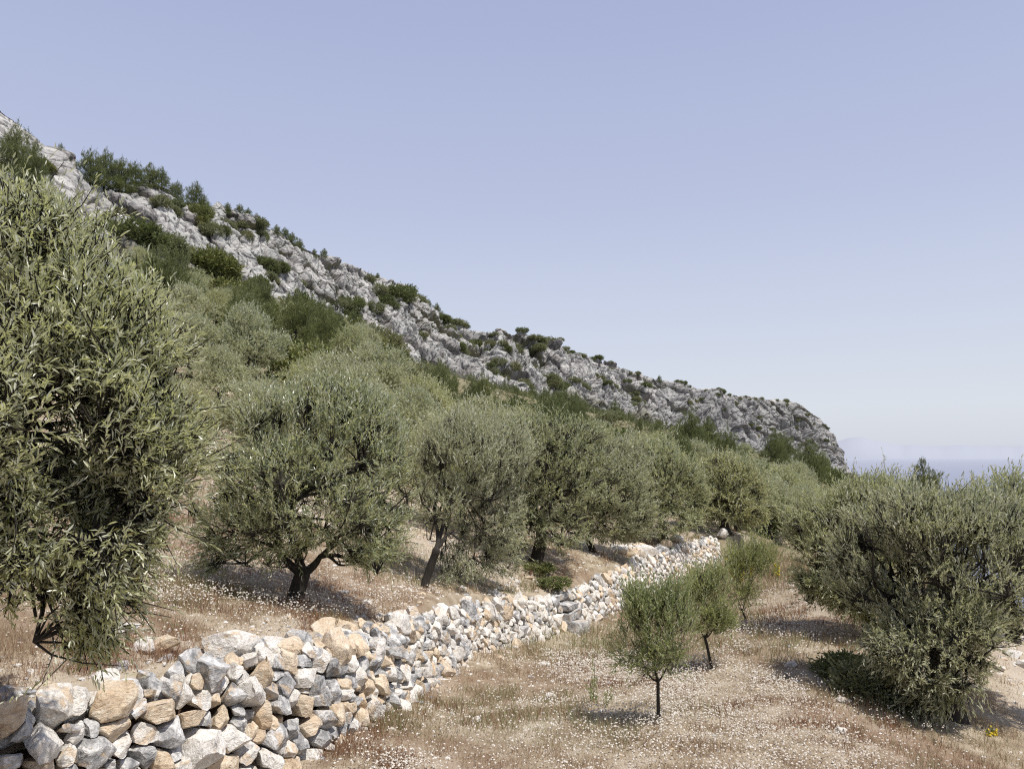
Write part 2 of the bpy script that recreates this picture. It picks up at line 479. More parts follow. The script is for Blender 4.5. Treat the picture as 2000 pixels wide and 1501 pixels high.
def haze_hill_mat():
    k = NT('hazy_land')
    return k.done(k.bsdf((.335, .352, .395), .95, 0))  # aerial haze is put straight into the flat land colour
xs = np.linspace(1560, 2200, 90)
D = 60000
tops = 893 - (np.interp(xs, [1560, 1640, 1680, 1740, 1800, 1900, 2000, 2200], [0, 34, 41, 26, 22, 24, 20, 0]) + 1.5 * vnoise(np.stack([xs * .05, xs * 0, xs * 0], 1)))
lo = np.array([U(px, 900, D) for px in xs]); hi = np.array([U(px, t, D + 1500) for px, t in zip(xs, tops)]); bk = hi + np.array([0, 5000, -1500])
V = np.concatenate([lo, hi, bk]); m = len(xs)
a = np.arange(m - 1)
F = np.concatenate([np.stack([a, a + 1, a + 1 + m, a + m], 1), np.stack([a + m, a + m + 1, a + 1 + 2 * m, a + 2 * m], 1)])
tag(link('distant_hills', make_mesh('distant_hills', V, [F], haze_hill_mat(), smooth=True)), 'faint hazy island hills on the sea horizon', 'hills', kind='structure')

SUN_EL, SUN_AZ = 65.0, 128.0        # azimuth clockwise from +Y (view direction)
world = bpy.data.worlds.new("World")
scene.world = world
world.use_nodes = True
t = world.node_tree
t.nodes.clear()
wo = t.nodes.new('ShaderNodeOutputWorld'); bg = t.nodes.new('ShaderNodeBackground')
sky = t.nodes.new('ShaderNodeTexSky'); sky.sky_type = 'NISHITA'; sky.sun_disc = False
sky.sun_elevation = math.radians(SUN_EL); sky.sun_rotation = math.radians(SUN_AZ)
sky.altitude = 300; sky.air_density = 1.0; sky.dust_density = 1.5; sky.ozone_density = 1.0
tc = t.nodes.new('ShaderNodeTexCoord'); sep = t.nodes.new('ShaderNodeSeparateXYZ')
t.links.new(tc.outputs['Generated'], sep.inputs[0])
rp = t.nodes.new('ShaderNodeValToRGB')
t.links.new(sep.outputs[2], rp.inputs[0])
def lin(c): return tuple(((v / 255 + .055) / 1.055) ** 2.4 if v / 255 > .04045 else v / 255 / 12.92 for v in c)
stops = [(0.0, (196, 205, 226)), (.012, (219, 224, 236)), (.06, (225, 230, 240)), (.16, (214, 221, 238)), (.30, (196, 205, 232)), (.5, (180, 189, 224)), (1, (140, 155, 200))]
el = rp.color_ramp.elements
while len(el) < len(stops): el.new(.5)
for e, (p_, c_) in zip(el, stops): e.position = p_; e.color = (*lin(c_), 1)
mul = t.nodes.new('ShaderNodeVectorMath'); mul.operation = 'SCALE'; mul.inputs['Scale'].default_value = 10.0
t.links.new(rp.outputs[0], mul.inputs[0])
mx = t.nodes.new('ShaderNodeMix'); mx.data_type = 'RGBA'; mx.inputs[0].default_value = .85
t.links.new(sky.outputs[0], mx.inputs[6]); t.links.new(mul.outputs[0], mx.inputs[7])
t.links.new(mx.outputs[2], bg.inputs[0]); bg.inputs[1].default_value = .1
t.links.new(bg.outputs[0], wo.inputs[0])
sl = bpy.data.lights.new('sun', 'SUN'); sl.energy = 5.0; sl.angle = math.radians(.5); sl.color = (1, .96, .9)
so = bpy.data.objects.new('sun', sl); COL.objects.link(so)
so.rotation_euler = (math.radians(90 - SUN_EL), 0, math.radians(180 - SUN_AZ))
import mathutils
sdir = mathutils.Vector((math.sin(math.radians(SUN_AZ)) * math.cos(math.radians(SUN_EL)), math.cos(math.radians(SUN_AZ)) * math.cos(math.radians(SUN_EL)), math.sin(math.radians(SUN_EL))))
so.rotation_euler = sdir.to_track_quat('Z', 'Y').to_euler()
so.location = sdir * 50

# ------------------------------------------------------------------ rocky ridge
RIDGE = [(-900, 60, 60), (-400, 120, 66), (-150, 150, 72), (0, 208, 78), (45, 246, 80), (88, 282, 82), (125, 292, 83), (150, 306, 84), (160, 345, 84), (200, 372, 88), (250, 368, 90), (290, 358, 92), (330, 366, 94), (360, 400, 96), (400, 412, 99), (425, 392, 100), (450, 412, 102), (480, 428, 105), (540, 452, 112), (600, 485, 120), (650, 508, 128),
         (700, 524, 140), (760, 548, 150), (800, 566, 158), (830, 590, 163), (870, 615, 170), (920, 645, 180), (955, 656, 186), (975, 648, 188), (1000, 660, 192), (1060, 668, 205), (1120, 688, 216), (1200, 712, 232), (1260, 733, 244), (1300, 744, 252), (1400, 765, 272), (1500, 780, 288),
         (1560, 789, 298), (1580, 800, 300), (1600, 815, 302), (1615, 832, 303), (1630, 850, 304), (1640, 872, 305), (1648, 895, 306), (1660, 918, 307), (1672, 933, 308), (1690, 945, 310)]
rpx = np.array([r[0] for r in RIDGE]); rpy = np.array([r[1] for r in RIDGE]); rD = np.array([r[2] for r in RIDGE])
cols = np.concatenate([np.linspace(-900, -60, 120)[:-1], np.linspace(-60, 1690, 1450)])
T = np.concatenate([np.linspace(-.6, 0, 40)[:-1], np.linspace(0, 1, 250), np.linspace(1, 1.6, 16)[1:]])
CC, TT = np.meshgrid(cols, T, indexing='ij')
fy = np.interp(CC, fpx, fpy); fd = np.interp(CC, fpx, fD)
ry = np.interp(CC, rpx, rpy); rd = np.interp(CC, rpx, rD)
s01 = np.clip(TT, 0, 1)
warp = .10 * fbm(np.stack([CC.ravel() * .006, s01.ravel() * 2.2, CC.ravel() * 0], 1), 3, 77).reshape(CC.shape) * np.sin(np.pi * s01)
g = np.clip(s01 ** .9 + warp, 0, 1)
DD = fd + (rd - fd) * g + np.minimum(TT, 0) * fd * .06
YY = fy + (ry - fy) * TT
YY = np.where(TT > 1, ry, YY)
uu = (CC - 1000) / FPX; vv = (750.5 - YY) / FPX
dy = cp - vv * sp; dz = sp + vv * cp
PX = uu / dy * DD; PY = DD.copy(); PZ = dz / dy * DD
back = np.clip(TT - 1, 0, 1)
PX += uu * back * 60; PY += back * 70; PZ -= back * 60 * .45 + 40 * back ** 2
P = np.stack([PX, PY, PZ], -1)
nc, nt = CC.shape
def grid_normals(P):
    du = np.gradient(P, axis=0); dv = np.gradient(P, axis=1)
    N = np.cross(du, dv)
    return N / (np.linalg.norm(N, axis=-1, keepdims=True) + 1e-9)
N = grid_normals(P)
if N[nc // 2, nt // 2, 1] > 0: N = -N
Pf = P.reshape(-1, 3)
edge = (sstep(-.6, -.45, TT) * (1 - sstep(1.15, 1.5, TT)) * (1 - .55 * sstep(1600, 1680, CC)))
dsc = np.clip(DD / 120, .6, 1.5).reshape(-1)
rot = np.array([[math.cos(.5), 0, -math.sin(.5)], [0, 1, 0], [math.sin(.5), 0, math.cos(.5)]])
Q = Pf @ rot.T
big = fbm(Pf * np.array([.09, .09, .05]), 3, 21)
b2 = fbm(Q * np.array([.22, .22, .5]), 3, 31)
wv = Q + .9 * np.stack([vnoise(Q * .35, 51), vnoise(Q * .35, 52), vnoise(Q * .35, 53)], 1)
f1, f2, c1, o1 = voronoi(wv * np.array([.12, .12, .20]), 61)
g1, g2, c2, o2 = voronoi(wv * np.array([.42, .42, .7]), 71)
h1, h2, c3, o3 = voronoi(wv * np.array([1.2, 1.2, 1.8]), 81)
cr1 = 1 - sstep(0, .12, f2 - f1); cr2 = 1 - sstep(0, .12, g2 - g1); cr3 = 1 - sstep(0, .2, h2 - h1)
# facet tilts inside every block
def tilt(o, c, k):
    a = c * 6.283 * 7
    return (o[:, 0] * np.cos(a) + o[:, 2] * np.sin(a)) * k
disp = 1.3 * big + .6 * b2 + 1.5 * (c1 - .5) + tilt(o1, c1, 1.5) - .6 * cr1 + .55 * (c2 - .5) + tilt(o2, c2, .55) - .35 * cr2 + .18 * (c3 - .5) + tilt(o3, c3, .22) - .10 * cr3 + .10 * fbm(Pf * 1.8, 2, 91)
ribs = fbm(Pf * np.array([.13, .13, .012]), 4, 131) * sstep(1180, 1380, CC).reshape(-1)
disp = disp * dsc * (1 - .35 * sstep(1180, 1380, CC).reshape(-1)) + 2.6 * ribs
ridge_damp = 1 - .65 * sstep(.9, 1.0, TT).reshape(-1)
dvec = N.reshape(-1, 3) * .8 + np.array([0, -.15, .15])
Pf = Pf + dvec * (disp * edge.reshape(-1) * ridge_damp)[:, None]
Pm = Pf.reshape(nc, nt, 3)
N2 = grid_normals(Pm)
if N2[nc // 2, nt // 2, 1] > 0: N2 = -N2
crev = np.clip(.95 * cr1 + .55 * cr2 * (c1 > .3), 0, 1)
lowf = fbm(Q * np.array([.05, .05, .22]), 3, 101)
slope = N2[..., 2].reshape(-1)
low = sstep(.18, -.05, TT).reshape(-1)
grn = np.clip(sstep(.35, .60, slope + .25 * lowf) * sstep(-.35, .15, lowf) + low * sstep(-.3, .2, lowf) * .8, 0, 1)
grn = grn * (1 - .6 * sstep(1250, 1400, CC).reshape(-1) * (TT.reshape(-1) < .85))
ii = np.arange(nc * nt).reshape(nc, nt)
F = np.stack([ii[:-1, :-1], ii[1:, :-1], ii[1:, 1:], ii[:-1, 1:]], -1).reshape(-1, 4)
me = make_mesh('rocky_ridge', Pf, [F], M['cliff'], {'crev': crev, 'green': grn, 'far': sstep(1230, 1380, CC).reshape(-1) * sstep(1.02, .9, TT).reshape(-1)}, smooth=False)
tag(link('rocky_ridge', me), 'long grey limestone ridge falling to a cliff headland', 'ridge', kind='structure')

def on_ridge(px, t_):
    i = int(np.clip(np.searchsorted(cols, px), 0, nc - 1)); j = int(np.clip(np.searchsorted(T, t_), 0, nt - 1))
    return Pm[i, j].copy()
def on_ridge_py(px, py):
    f = np.interp(px, fpx, fpy); r = np.interp(px, rpx, rpy)
    return on_ridge(px, float(np.clip((py - f) / (r - f), .02, .99)))

# ------------------------------------------------------------------ stones
_ico = {}
def ico(sub):
    if sub not in _ico:
        bm = bmesh.new(); bmesh.ops.create_icosphere(bm, subdivisions=sub, radius=1)
        V = np.array([v.co[:] for v in bm.verts]); F = np.array([[v.index for v in f.verts] for f in bm.faces])
        bm.free(); _ico[sub] = (V, F)
    return _ico[sub]

def cut(V, nrm, h):
    d = V @ nrm - h
    return V - np.maximum(d, 0)[:, None] * nrm

def rock(rg, radii, sub=3, ncut=10, rough=.02):
    V, F = ico(sub)
    radii = np.asarray(radii, float)
    V = V * radii * 1.35
    for _ in range(ncut):
        nn = rg.normal(size=3); nn /= np.linalg.norm(nn)
        sup = np.linalg.norm(nn * radii)
        V = cut(V, nn, sup * rg.uniform(.62, 1.0))
    s = radii.mean()
    o = rg.uniform(0, 100, 3)
    nn = V / (np.linalg.norm(V, axis=1, keepdims=True) + 1e-9)
    V = V + nn * (rough * s * fbm(V / s * 2.2 + o, 3, 3))[:, None]
    return V, F

def rotm(rg, amt=3.14):
    e = mathutils.Euler(tuple(rg.uniform(-amt, amt, 3)))
    return np.array(e.to_matrix())

# wall seeds: face layer and cap layer in (s, h, w)
def pick_sort(rg, s_frac):
    return rg.choice([0, 1, 2], p=[.40, .28, .32] if s_frac < .45 else [.22, .58, .20])

SEND = SS[-1] - .05
s_start = 3.3
def at_s(s):
    i = int(np.clip(round(s / .1), 0, len(WX) - 1))
    return i
# where the stone steps interrupt the wall
d_at = lambda s: WY[at_s(s)]
S_GAP0 = SS[np.argmin(np.abs(WY - 16.15))]; S_GAP1 = SS[np.argmin(np.abs(WY - 16.75))]

def pack(s0, s1, rg):
    seeds = []      # s,h,w,r
    cell = {}
    def ok(p, r):
        for q in seeds[-520:] if len(seeds) > 520 else seeds:
            dd = ((p[0] - q[0]) / 1.25) ** 2 + ((p[1] - q[1]) / .82) ** 2 + (p[2] - q[2]) ** 2
            if dd < (.80 * (r + q[3])) ** 2: return False
        return True
    # sweep along s so the recent-seeds window is enough
    s = s0
    while s < s1:
        Hh = WTP[at_s(s)] - WBS[at_s(s)]
        for _ in range(70):
            r = float(np.clip(rg.lognormal(math.log(.080), .42), .042, .175))
            face = rg.random() < .62
            ss = s + rg.uniform(0, .3)
            if ss > s1: continue
            if face: p = (ss, rg.uniform(.02, Hh - .03), -.12)
            else: p = (ss, Hh - .06 + rg.uniform(-.05, .05), rg.uniform(-.55, -.1))
            if ok(p, r): seeds.append((*p, r))
        s += .1
    return np.array(seeds)

def wall_build(name, label, s0, s1, seed, n_ind=100):
    rg = np.random.default_rng(seed)
    S = pack(s0, s1, rg)
    root_i = at_s((s0 + s1) / 2)
    root = thing(name, label, 'stone wall', (WX[root_i], WY[root_i], WBS[root_i] - .05), 'dry stone retaining wall')
    R0 = np.array(root.location)
    out = []
    for k in range(len(S)):
        s, h, w, r = S[k]
        i = at_s(s)
        T3 = np.array([WTAN[i, 0], WTAN[i, 1], 0]); N3 = np.array([WNRM[i, 0], WNRM[i, 1], 0]); Z3 = np.array([0, 0, 1.0])
        batter = .20 * h
        C = np.array([WX[i] + WTAN[i, 0] * (s - SS[i]), WY[i] + WTAN[i, 1] * (s - SS[i]), WBS[i] + h]) + N3 * (w + .12 - batter)
        dist = C[1]
        sub = 4 if dist < 8.5 else 3
        rad = np.array([r * 2.3, r * 1.6, r * 1.6])
        V, F = ico(sub)
        L = rotm(rg, .5) * 1.0
        V = V * rad * 1.15
        V = V @ L.T                                    # local axes: x along wall, y outwards, z up
        # planes between neighbours
        dS = S[:, :3] - S[k, :3]
        dd = np.linalg.norm(dS, axis=1)
        near = np.where((dd < .75) & (dd > 1e-6))[0]
        for j in near[np.argsort(-dd[near])]:
            v = np.array([dS[j, 0], dS[j, 2], dS[j, 1]])
            L_ = np.linalg.norm(v); nn = v / L_
            hh = (L_ * L_ + r * r - S[j, 3] ** 2) / (2 * L_) + rg.uniform(-.012, .012)
            V = cut(V, nn, max(hh, .25 * r) - .006)
        # broken outer faces
        for q_ in range(7):
            nn = np.array([rg.normal() * .65, 1.0, rg.normal() * .6 + .35]) if q_ < 4 else rg.normal(size=3)
            nn = nn / np.linalg.norm(nn)
            V = cut(V, nn, r * (rg.uniform(.7, 1.25) if q_ < 4 else rg.uniform(.85, 1.35)))
        if rg.random() < .22:
            nn = np.array([rg.normal() * .5, rg.normal() * .5, 1.0]); nn /= np.linalg.norm(nn)
            V = cut(V, nn, r * .5); V = cut(V, -nn, r * .55)
        for _ in range(3):
            nn = np.array([rg.normal(), abs(rg.normal()), rg.normal()]); nn /= np.linalg.norm(nn)
            V = cut(V, nn, r * rg.uniform(.85, 1.3))
        if sub >= 3:
            o = rg.uniform(0, 99, 3)
            nn = V / (np.linalg.norm(V, axis=1, keepdims=True) + 1e-9)
            q = V / .05 + o
            V = V + nn * (.0045 * fbm(q, 3, 5) + .010 * vnoise(V / .12 + o, 8))[:, None]
        Wv = V[:, :1] * T3 + V[:, 1:2] * N3 + V[:, 2:3] * Z3 + C
        px, py, dep = project(C)
        vis = r * FPX / dep if -60 < px < 2050 and py < 1560 else 0
        out.append((vis, Wv - R0, F, rg.random(), pick_sort(rg, (s - s_start) / 25), C - R0))
    out.sort(key=lambda a: -a[0])
    for vis, Wv, F, tn, so_, C in out[:n_ind]:
        m = make_mesh('stone', Wv - C, [F], M['stone'], {'tint': np.full(len(Wv), tn), 'sort': np.full(len(Wv), float(so_))}, smooth=False)
        link('stone', m, root, C)
    Vs, Fs, ts, ss, o = [], [], [], [], 0
    for vis, Wv, F, tn, so_, C in out[n_ind:]:
        Vs.append(Wv); Fs.append(F + o); o += len(Wv); ts.append(np.full(len(Wv), tn)); ss.append(np.full(len(Wv), float(so_)))
    if Vs:
        m = make_mesh('small_stones', np.concatenate(Vs), [np.concatenate(Fs)], M['stone'], {'tint': np.concatenate(ts), 'sort': np.concatenate(ss)}, smooth=False)
        tag(link('small_stones', m, root), kind='stuff')
    # earth packed behind the face
    i0, i1 = at_s(s0 + .08), at_s(s1 - .08)
    idx = np.arange(i0, i1 + 1)
    prof = [(-.15, -.15), (-.32, .78), (-.52, .82), (-.62, -.15)]
    V = []
    for i in idx:
        Hh = WTP[i] - WBS[i]
        for w, hf in prof:
            V.append((WX[i] + WNRM[i, 0] * w - R0[0], WY[i] + WNRM[i, 1] * w - R0[1], WBS[i] + hf * Hh - R0[2]))
    V = np.array(V); m_ = len(prof); F = []
    for a_ in range(len(idx) - 1):
        for b_ in range(m_):
            F.append((a_ * m_ + b_, a_ * m_ + (b_ + 1) % m_, (a_ + 1) * m_ + (b_ + 1) % m_, (a_ + 1) * m_ + b_))
    F.append((0, 1, 2, 3)); l_ = (len(idx) - 1) * m_; F.append((l_, l_ + 3, l_ + 2, l_ + 1))
    link('earth_core', make_mesh('earth_core', V, [np.array(F)], M['core']), root)
    return root

s_left = SS[np.argmin(np.abs(WY - 3.0) + (WY < 1.7) * 9)]
wall_build('stone_wall', 'dry stone retaining wall of grey and cream rocks, running from the near left corner to the stone steps', s_left, S_GAP0, 3)
wall_build('stone_wall', 'paler dry stone wall stretch beyond the stone steps, running away behind the young trees', S_GAP1, SEND, 4)

def single_rock(name, label, cat, loc, radii, seed, sort, group=None, sub=3, sink=.3, rotz=0, ncut=11):
    rg = np.random.default_rng(seed)
    V, F = rock(rg, radii, sub, ncut, .05)
    c, s = math.cos(rotz), math.sin(rotz)
    V = V @ np.array([[c, s, 0], [-s, c, 0], [0, 0, 1]])
    m = make_mesh(name, V, [F], M['stone'], {'tint': np.full(len(V), rg.random()), 'sort': np.full(len(V), float(sort))}, smooth=False)
    o = link(name, m, None, (loc[0], loc[1], loc[2] + radii[2] * (1 - sink)))
    return tag(o, label, cat, group)

# stone steps in the gap of the wall
def box_stone(rg, sx_, sy_, sz_, sub=3):
    V, F = ico(sub)
    V = V * np.array([sx_, sy_, sz_]) * 1.9
    for a_, h_ in ((0, sx_), (1, sy_), (2, sz_)):
        for sg in (-1, 1):
            nn = np.zeros(3); nn[a_] = sg; nn += rg.normal(size=3) * .05; nn /= np.linalg.norm(nn)
            V = cut(V, nn, h_)
    return V + .006 * np.stack([vnoise(V * 12 + i * 9, i) for i in range(3)], 1), F
ig = at_s((S_GAP0 + S_GAP1) / 2)
T3 = np.array([WTAN[ig, 0], WTAN[ig, 1], 0]); N3 = np.array([WNRM[ig, 0], WNRM[ig, 1], 0])
steps = thing('stone_steps', 'small flight of flat grey slab steps set in the gap of the stone wall', 'steps', (WX[ig], WY[ig], WBS[ig]))
rg = np.random.default_rng(12)
for k_, (w, z, a_, b_, c_, so_) in enumerate([(.10, .13, .30, .22, .13, 0), (-.08, .37, .28, .20, .08, 0), (-.12, .53, .26, .19, .06, 0), (-.40, .70, .32, .2, .06, 0)]):
    V, F = box_stone(rg, a_, b_, c_)
    Wv = V[:, :1] * T3 + V[:, 1:2] * N3 + V[:, 2:3] * np.array([0, 0, 1.]) + N3 * w + np.array([0, 0, z])
    link('step', make_mesh('step', Wv, [F], M['stone'], {'tint': np.full(len(Wv), .3 * k_ + .1), 'sort': np.full(len(Wv), float(so_))}, smooth=True), steps)

def ground_rock(px, d, r, seed, sort, label, group=None, name='rock', dz=0, sub=3, sink=.35, flat=.6):
    p = gz(px, d)
    rg = np.random.default_rng(seed)
    radii = np.array([r * rg.uniform(.9, 1.25), r * rg.uniform(.7, 1.0), r * flat])
    p[2] += dz
    return single_rock(name, label, 'rock', p, radii, seed, sort, group, sub, sink, rg.uniform(-.5, .5))
ground_rock(452, 6.35, .17, 101, 1, 'large pitted cream boulder resting on the wall edge left of centre', name='boulder', sub=4, sink=.2, dz=.02)
ground_rock(300, 5.9, .085, 102, 1, 'small pale rock on the soil just left of the cream boulder')
ground_rock(335, 6.0, .10, 103, 2, 'tan rock half buried near the hanging olive branch tip')
ground_rock(262, 6.2, .10, 104, 1, 'rounded whitish rock in dry grass behind the hanging branch')
ground_rock(1408, 29.8, .20, 105, 1, 'squared white block at the far end of the stone wall', sub=3, sink=.1, flat=.9)
for k_, (px, d, r) in enumerate([(1212, 20.9, .26), (1232, 20.9, .3), (1252, 21.4, .3), (1270, 21.6, .25), (1222, 21.3, .24), (1243, 21.9, .28), (1262, 22.3, .22), (1286, 22.6, .24), (1205, 21.6, .2), (1300, 23.6, .25), (1320, 24.6, .22)]):
    ground_rock(px, d + 1.6, r, 120 + k_, [1, 2, 1, 0][k_ % 4], 'broken pale rock in the rubble heap above the far wall', 'rubble rocks above the far wall', sub=2)
lab = ['flat pale stone at the corner track beyond the right olive', 'white stone lying in dry grass near the right frame edge', 'low white slab on the pale track right of the big olive']
for k_, (px, d, r) in enumerate([(1955, 14.0, .16), (1985, 13.4, .2), (1925, 12.8, .13)]):
    ground_rock(px, d, r, 150 + k_, 1, lab[k_], sub=2, flat=.35)
for k_, (px, d, r, l_) in enumerate([(1632, 9.3, .07, 'pale pebble-sized rock on the terrace edge left of the right olive shadow'), (1622, 8.0, .06, 'whitish stone in the flower carpet, low right of centre'), (930, 8.0, .06, 'small reddish-white stone in the grass below the wall bend'),
                                       (1530, 10.9, .07, 'small pale rock beside the upper edge of the grass bank'), (1075, 9.6, .08, 'bleached stone in the grass left of the green weed')]):
    ground_rock(px, d, r, 160 + k_, 1, l_, sub=2)
# outcrops far away
for k_, (px, py, d, r, l_) in enumerate([(1630, 947, 150, .9, 'low pale outcrop at the end of the slope under the headland'), (1348, 862, 200, 1.5, 'pale pointed outcrop poking out of the pines below the cliff')]):
    p = U(px, py, d)
    o = single_rock('outcrop', l_, 'rock', (p[0], p[1], p[2] - r), (r * 1.9, r, r * 1.1), 170 + k_, 1, None, 4, .3, ncut=18)
    o.data.materials[0] = M['cliff']
p = on_ridge_py(950, 716); o = single_rock('boulder', 'isolated pale boulder standing in scrub below the middle of the ridge', 'boulder', p - np.array([0, 1.0, .8]), (.75, .8, 1.2), 180, 1, None, 4, .3, ncut=18)
o.data.materials[0] = M['cliff']

# ------------------------------------------------------------------ plants
def normz(a): return a / (np.linalg.norm(a, axis=-1, keepdims=True) + 1e-9)

def tubes(P, R, sides):
    """P (n,k,3), R (n,k) -> verts, quads"""
    n_, k_, _ = P.shape
    Tn = normz(np.gradient(P, axis=1))
    ref = np.where(np.abs(Tn[..., 2:3]) > .9, np.array([1., 0, 0]), np.array([0, 0, 1.]))
    A_ = normz(np.cross(Tn, ref)); B_ = np.cross(Tn, A_)
    th = np.arange(sides) * 2 * math.pi / sides
    V = P[:, :, None, :] + R[:, :, None, None] * (A_[:, :, None, :] * np.cos(th)[None, None, :, None] + B_[:, :, None, :] * np.sin(th)[None, None, :, None])
    ii = np.arange(n_ * k_ * sides).reshape(n_, k_, sides)
    F = np.stack([ii[:, :-1, :], np.roll(ii, -1, 2)[:, :-1, :], np.roll(ii, -1, 2)[:, 1:, :], ii[:, 1:, :]], -1).reshape(-1, 4)
    return V.reshape(-1, 3), F

def bez(a, b, c, k_):
    t_ = np.linspace(0, 1, k_)[None, :, None]
    return a[:, None] * (1 - t_) ** 2 + b[:, None] * 2 * t_ * (1 - t_) + c[:, None] * t_ ** 2

def leaves(base, dirs, tl, nl, L, Wd, rg, spread=.75, hexa=False, needle=False, clump=None):
    """leaves along twigs. base,dirs (n,3); tl (n,) twig length"""
    n_ = len(base)
    s = (np.arange(nl)[None, :] + rg.uniform(-.3, .3, (n_, nl)) + .8) / nl
    s = np.clip(s, 0, 1)
    D_ = dirs[:, None, :]
    bend = rg.normal(size=(n_, 1, 3)) * .15
    org = base[:, None] + D_ * (s * tl[:, None])[..., None] + bend * ((s ** 2) * tl[:, None])[..., None]
    r1 = normz(rg.normal(size=(n_, nl, 3)))
    perp = normz(r1 - (r1 * D_).sum(-1, keepdims=True) * D_)
    sp_ = spread * (1.15 - .6 * s)[..., None] * rg.uniform(.6, 1.25, (n_, nl, 1))
    ld = normz(D_ + bend * s[..., None] + perp * sp_)
    r2 = normz(rg.normal(size=(n_, nl, 3)) * .7 + np.array([0, 0, 1.0]))
    side = normz(np.cross(ld, r2))
    up = np.cross(side, ld)
    ln = L * rg.uniform(.65, 1.15, (n_, nl, 1)); wd = Wd * rg.uniform(.75, 1.2, (n_, nl, 1))
    tip = org + ld * ln - up * ln * rg.uniform(-.05, .16, (n_, nl, 1))
    rnd = rg.random((n_, nl)) * .70 + (rg.random((n_, 1)) * .30 if clump is None else clump[:, None] * .30)
    if hexa:
        a_ = org + ld * ln * .3; b_ = org + ld * ln * .7
        V = np.stack([org, a_ + side * wd * .5 + up * wd * .12, b_ + side * wd * .42 + up * wd * .08, tip, b_ - side * wd * .42 + up * wd * .08, a_ - side * wd * .5 + up * wd * .12], 2).reshape(-1, 3)
        q = np.arange(n_ * nl)[:, None] * 6
        F = np.concatenate([q + np.array([[0, 1, 2, 3]]), q + np.array([[0, 3, 4, 5]])])
        return V, F, np.repeat(rnd.ravel(), 6)
    m_ = org + ld * ln * .5
    V = np.stack([org, m_ + side * wd * .5 + up * wd * .1, tip, m_ - side * wd * .5 + up * wd * .1], 2).reshape(-1, 3)
    q = np.arange(n_ * nl)[:, None] * 4
    return V, q + np.array([[0, 1, 2, 3]]), np.repeat(rnd.ravel(), 4)

def crown_points(lobes, n_, rg, shell=.5, gap=0.0, gfreq=2.0):
    vol = np.array([l[1][0] * l[1][1] * l[1][2] for l in lobes]) ** .75
    pr = vol / vol.sum()
    P_, O_ = [], []
    tot = 0
    while tot < n_:
        k_ = rg.choice(len(lobes), size=n_, p=pr)
        C = np.array([l[0] for l in lobes])[k_]; R = np.array([l[1] for l in lobes])[k_]
        u_ = normz(rg.normal(size=(n_, 3)))
        rad = (shell + (1 - shell) * rg.random(n_)) ** .6
        rad *= 1 + .16 * vnoise(u_ * 2.3 + k_[:, None] * 3.1, 3)
        p = C + u_ * R * rad[:, None]
        if gap > -1:
            keep = vnoise(p * gfreq * 1.25, 17) + .6 * vnoise(p * gfreq * 2.8, 18) > gap + .1
            p, u_ = p[keep], u_[keep]
        P_.append(p); O_.append(u_); tot += len(p)
    return np.concatenate(P_)[:n_], np.concatenate(O_)[:n_]

def pick_far(P_, k_, rg):
    idx = [int(rg.integers(len(P_)))]
    d = ((P_ - P_[idx[0]]) ** 2).sum(1)
    for _ in range(k_ - 1):
        j = int(d.argmax()); idx.append(j)
        d = np.minimum(d, ((P_ - P_[j]) ** 2).sum(1))
    return np.array(idx)

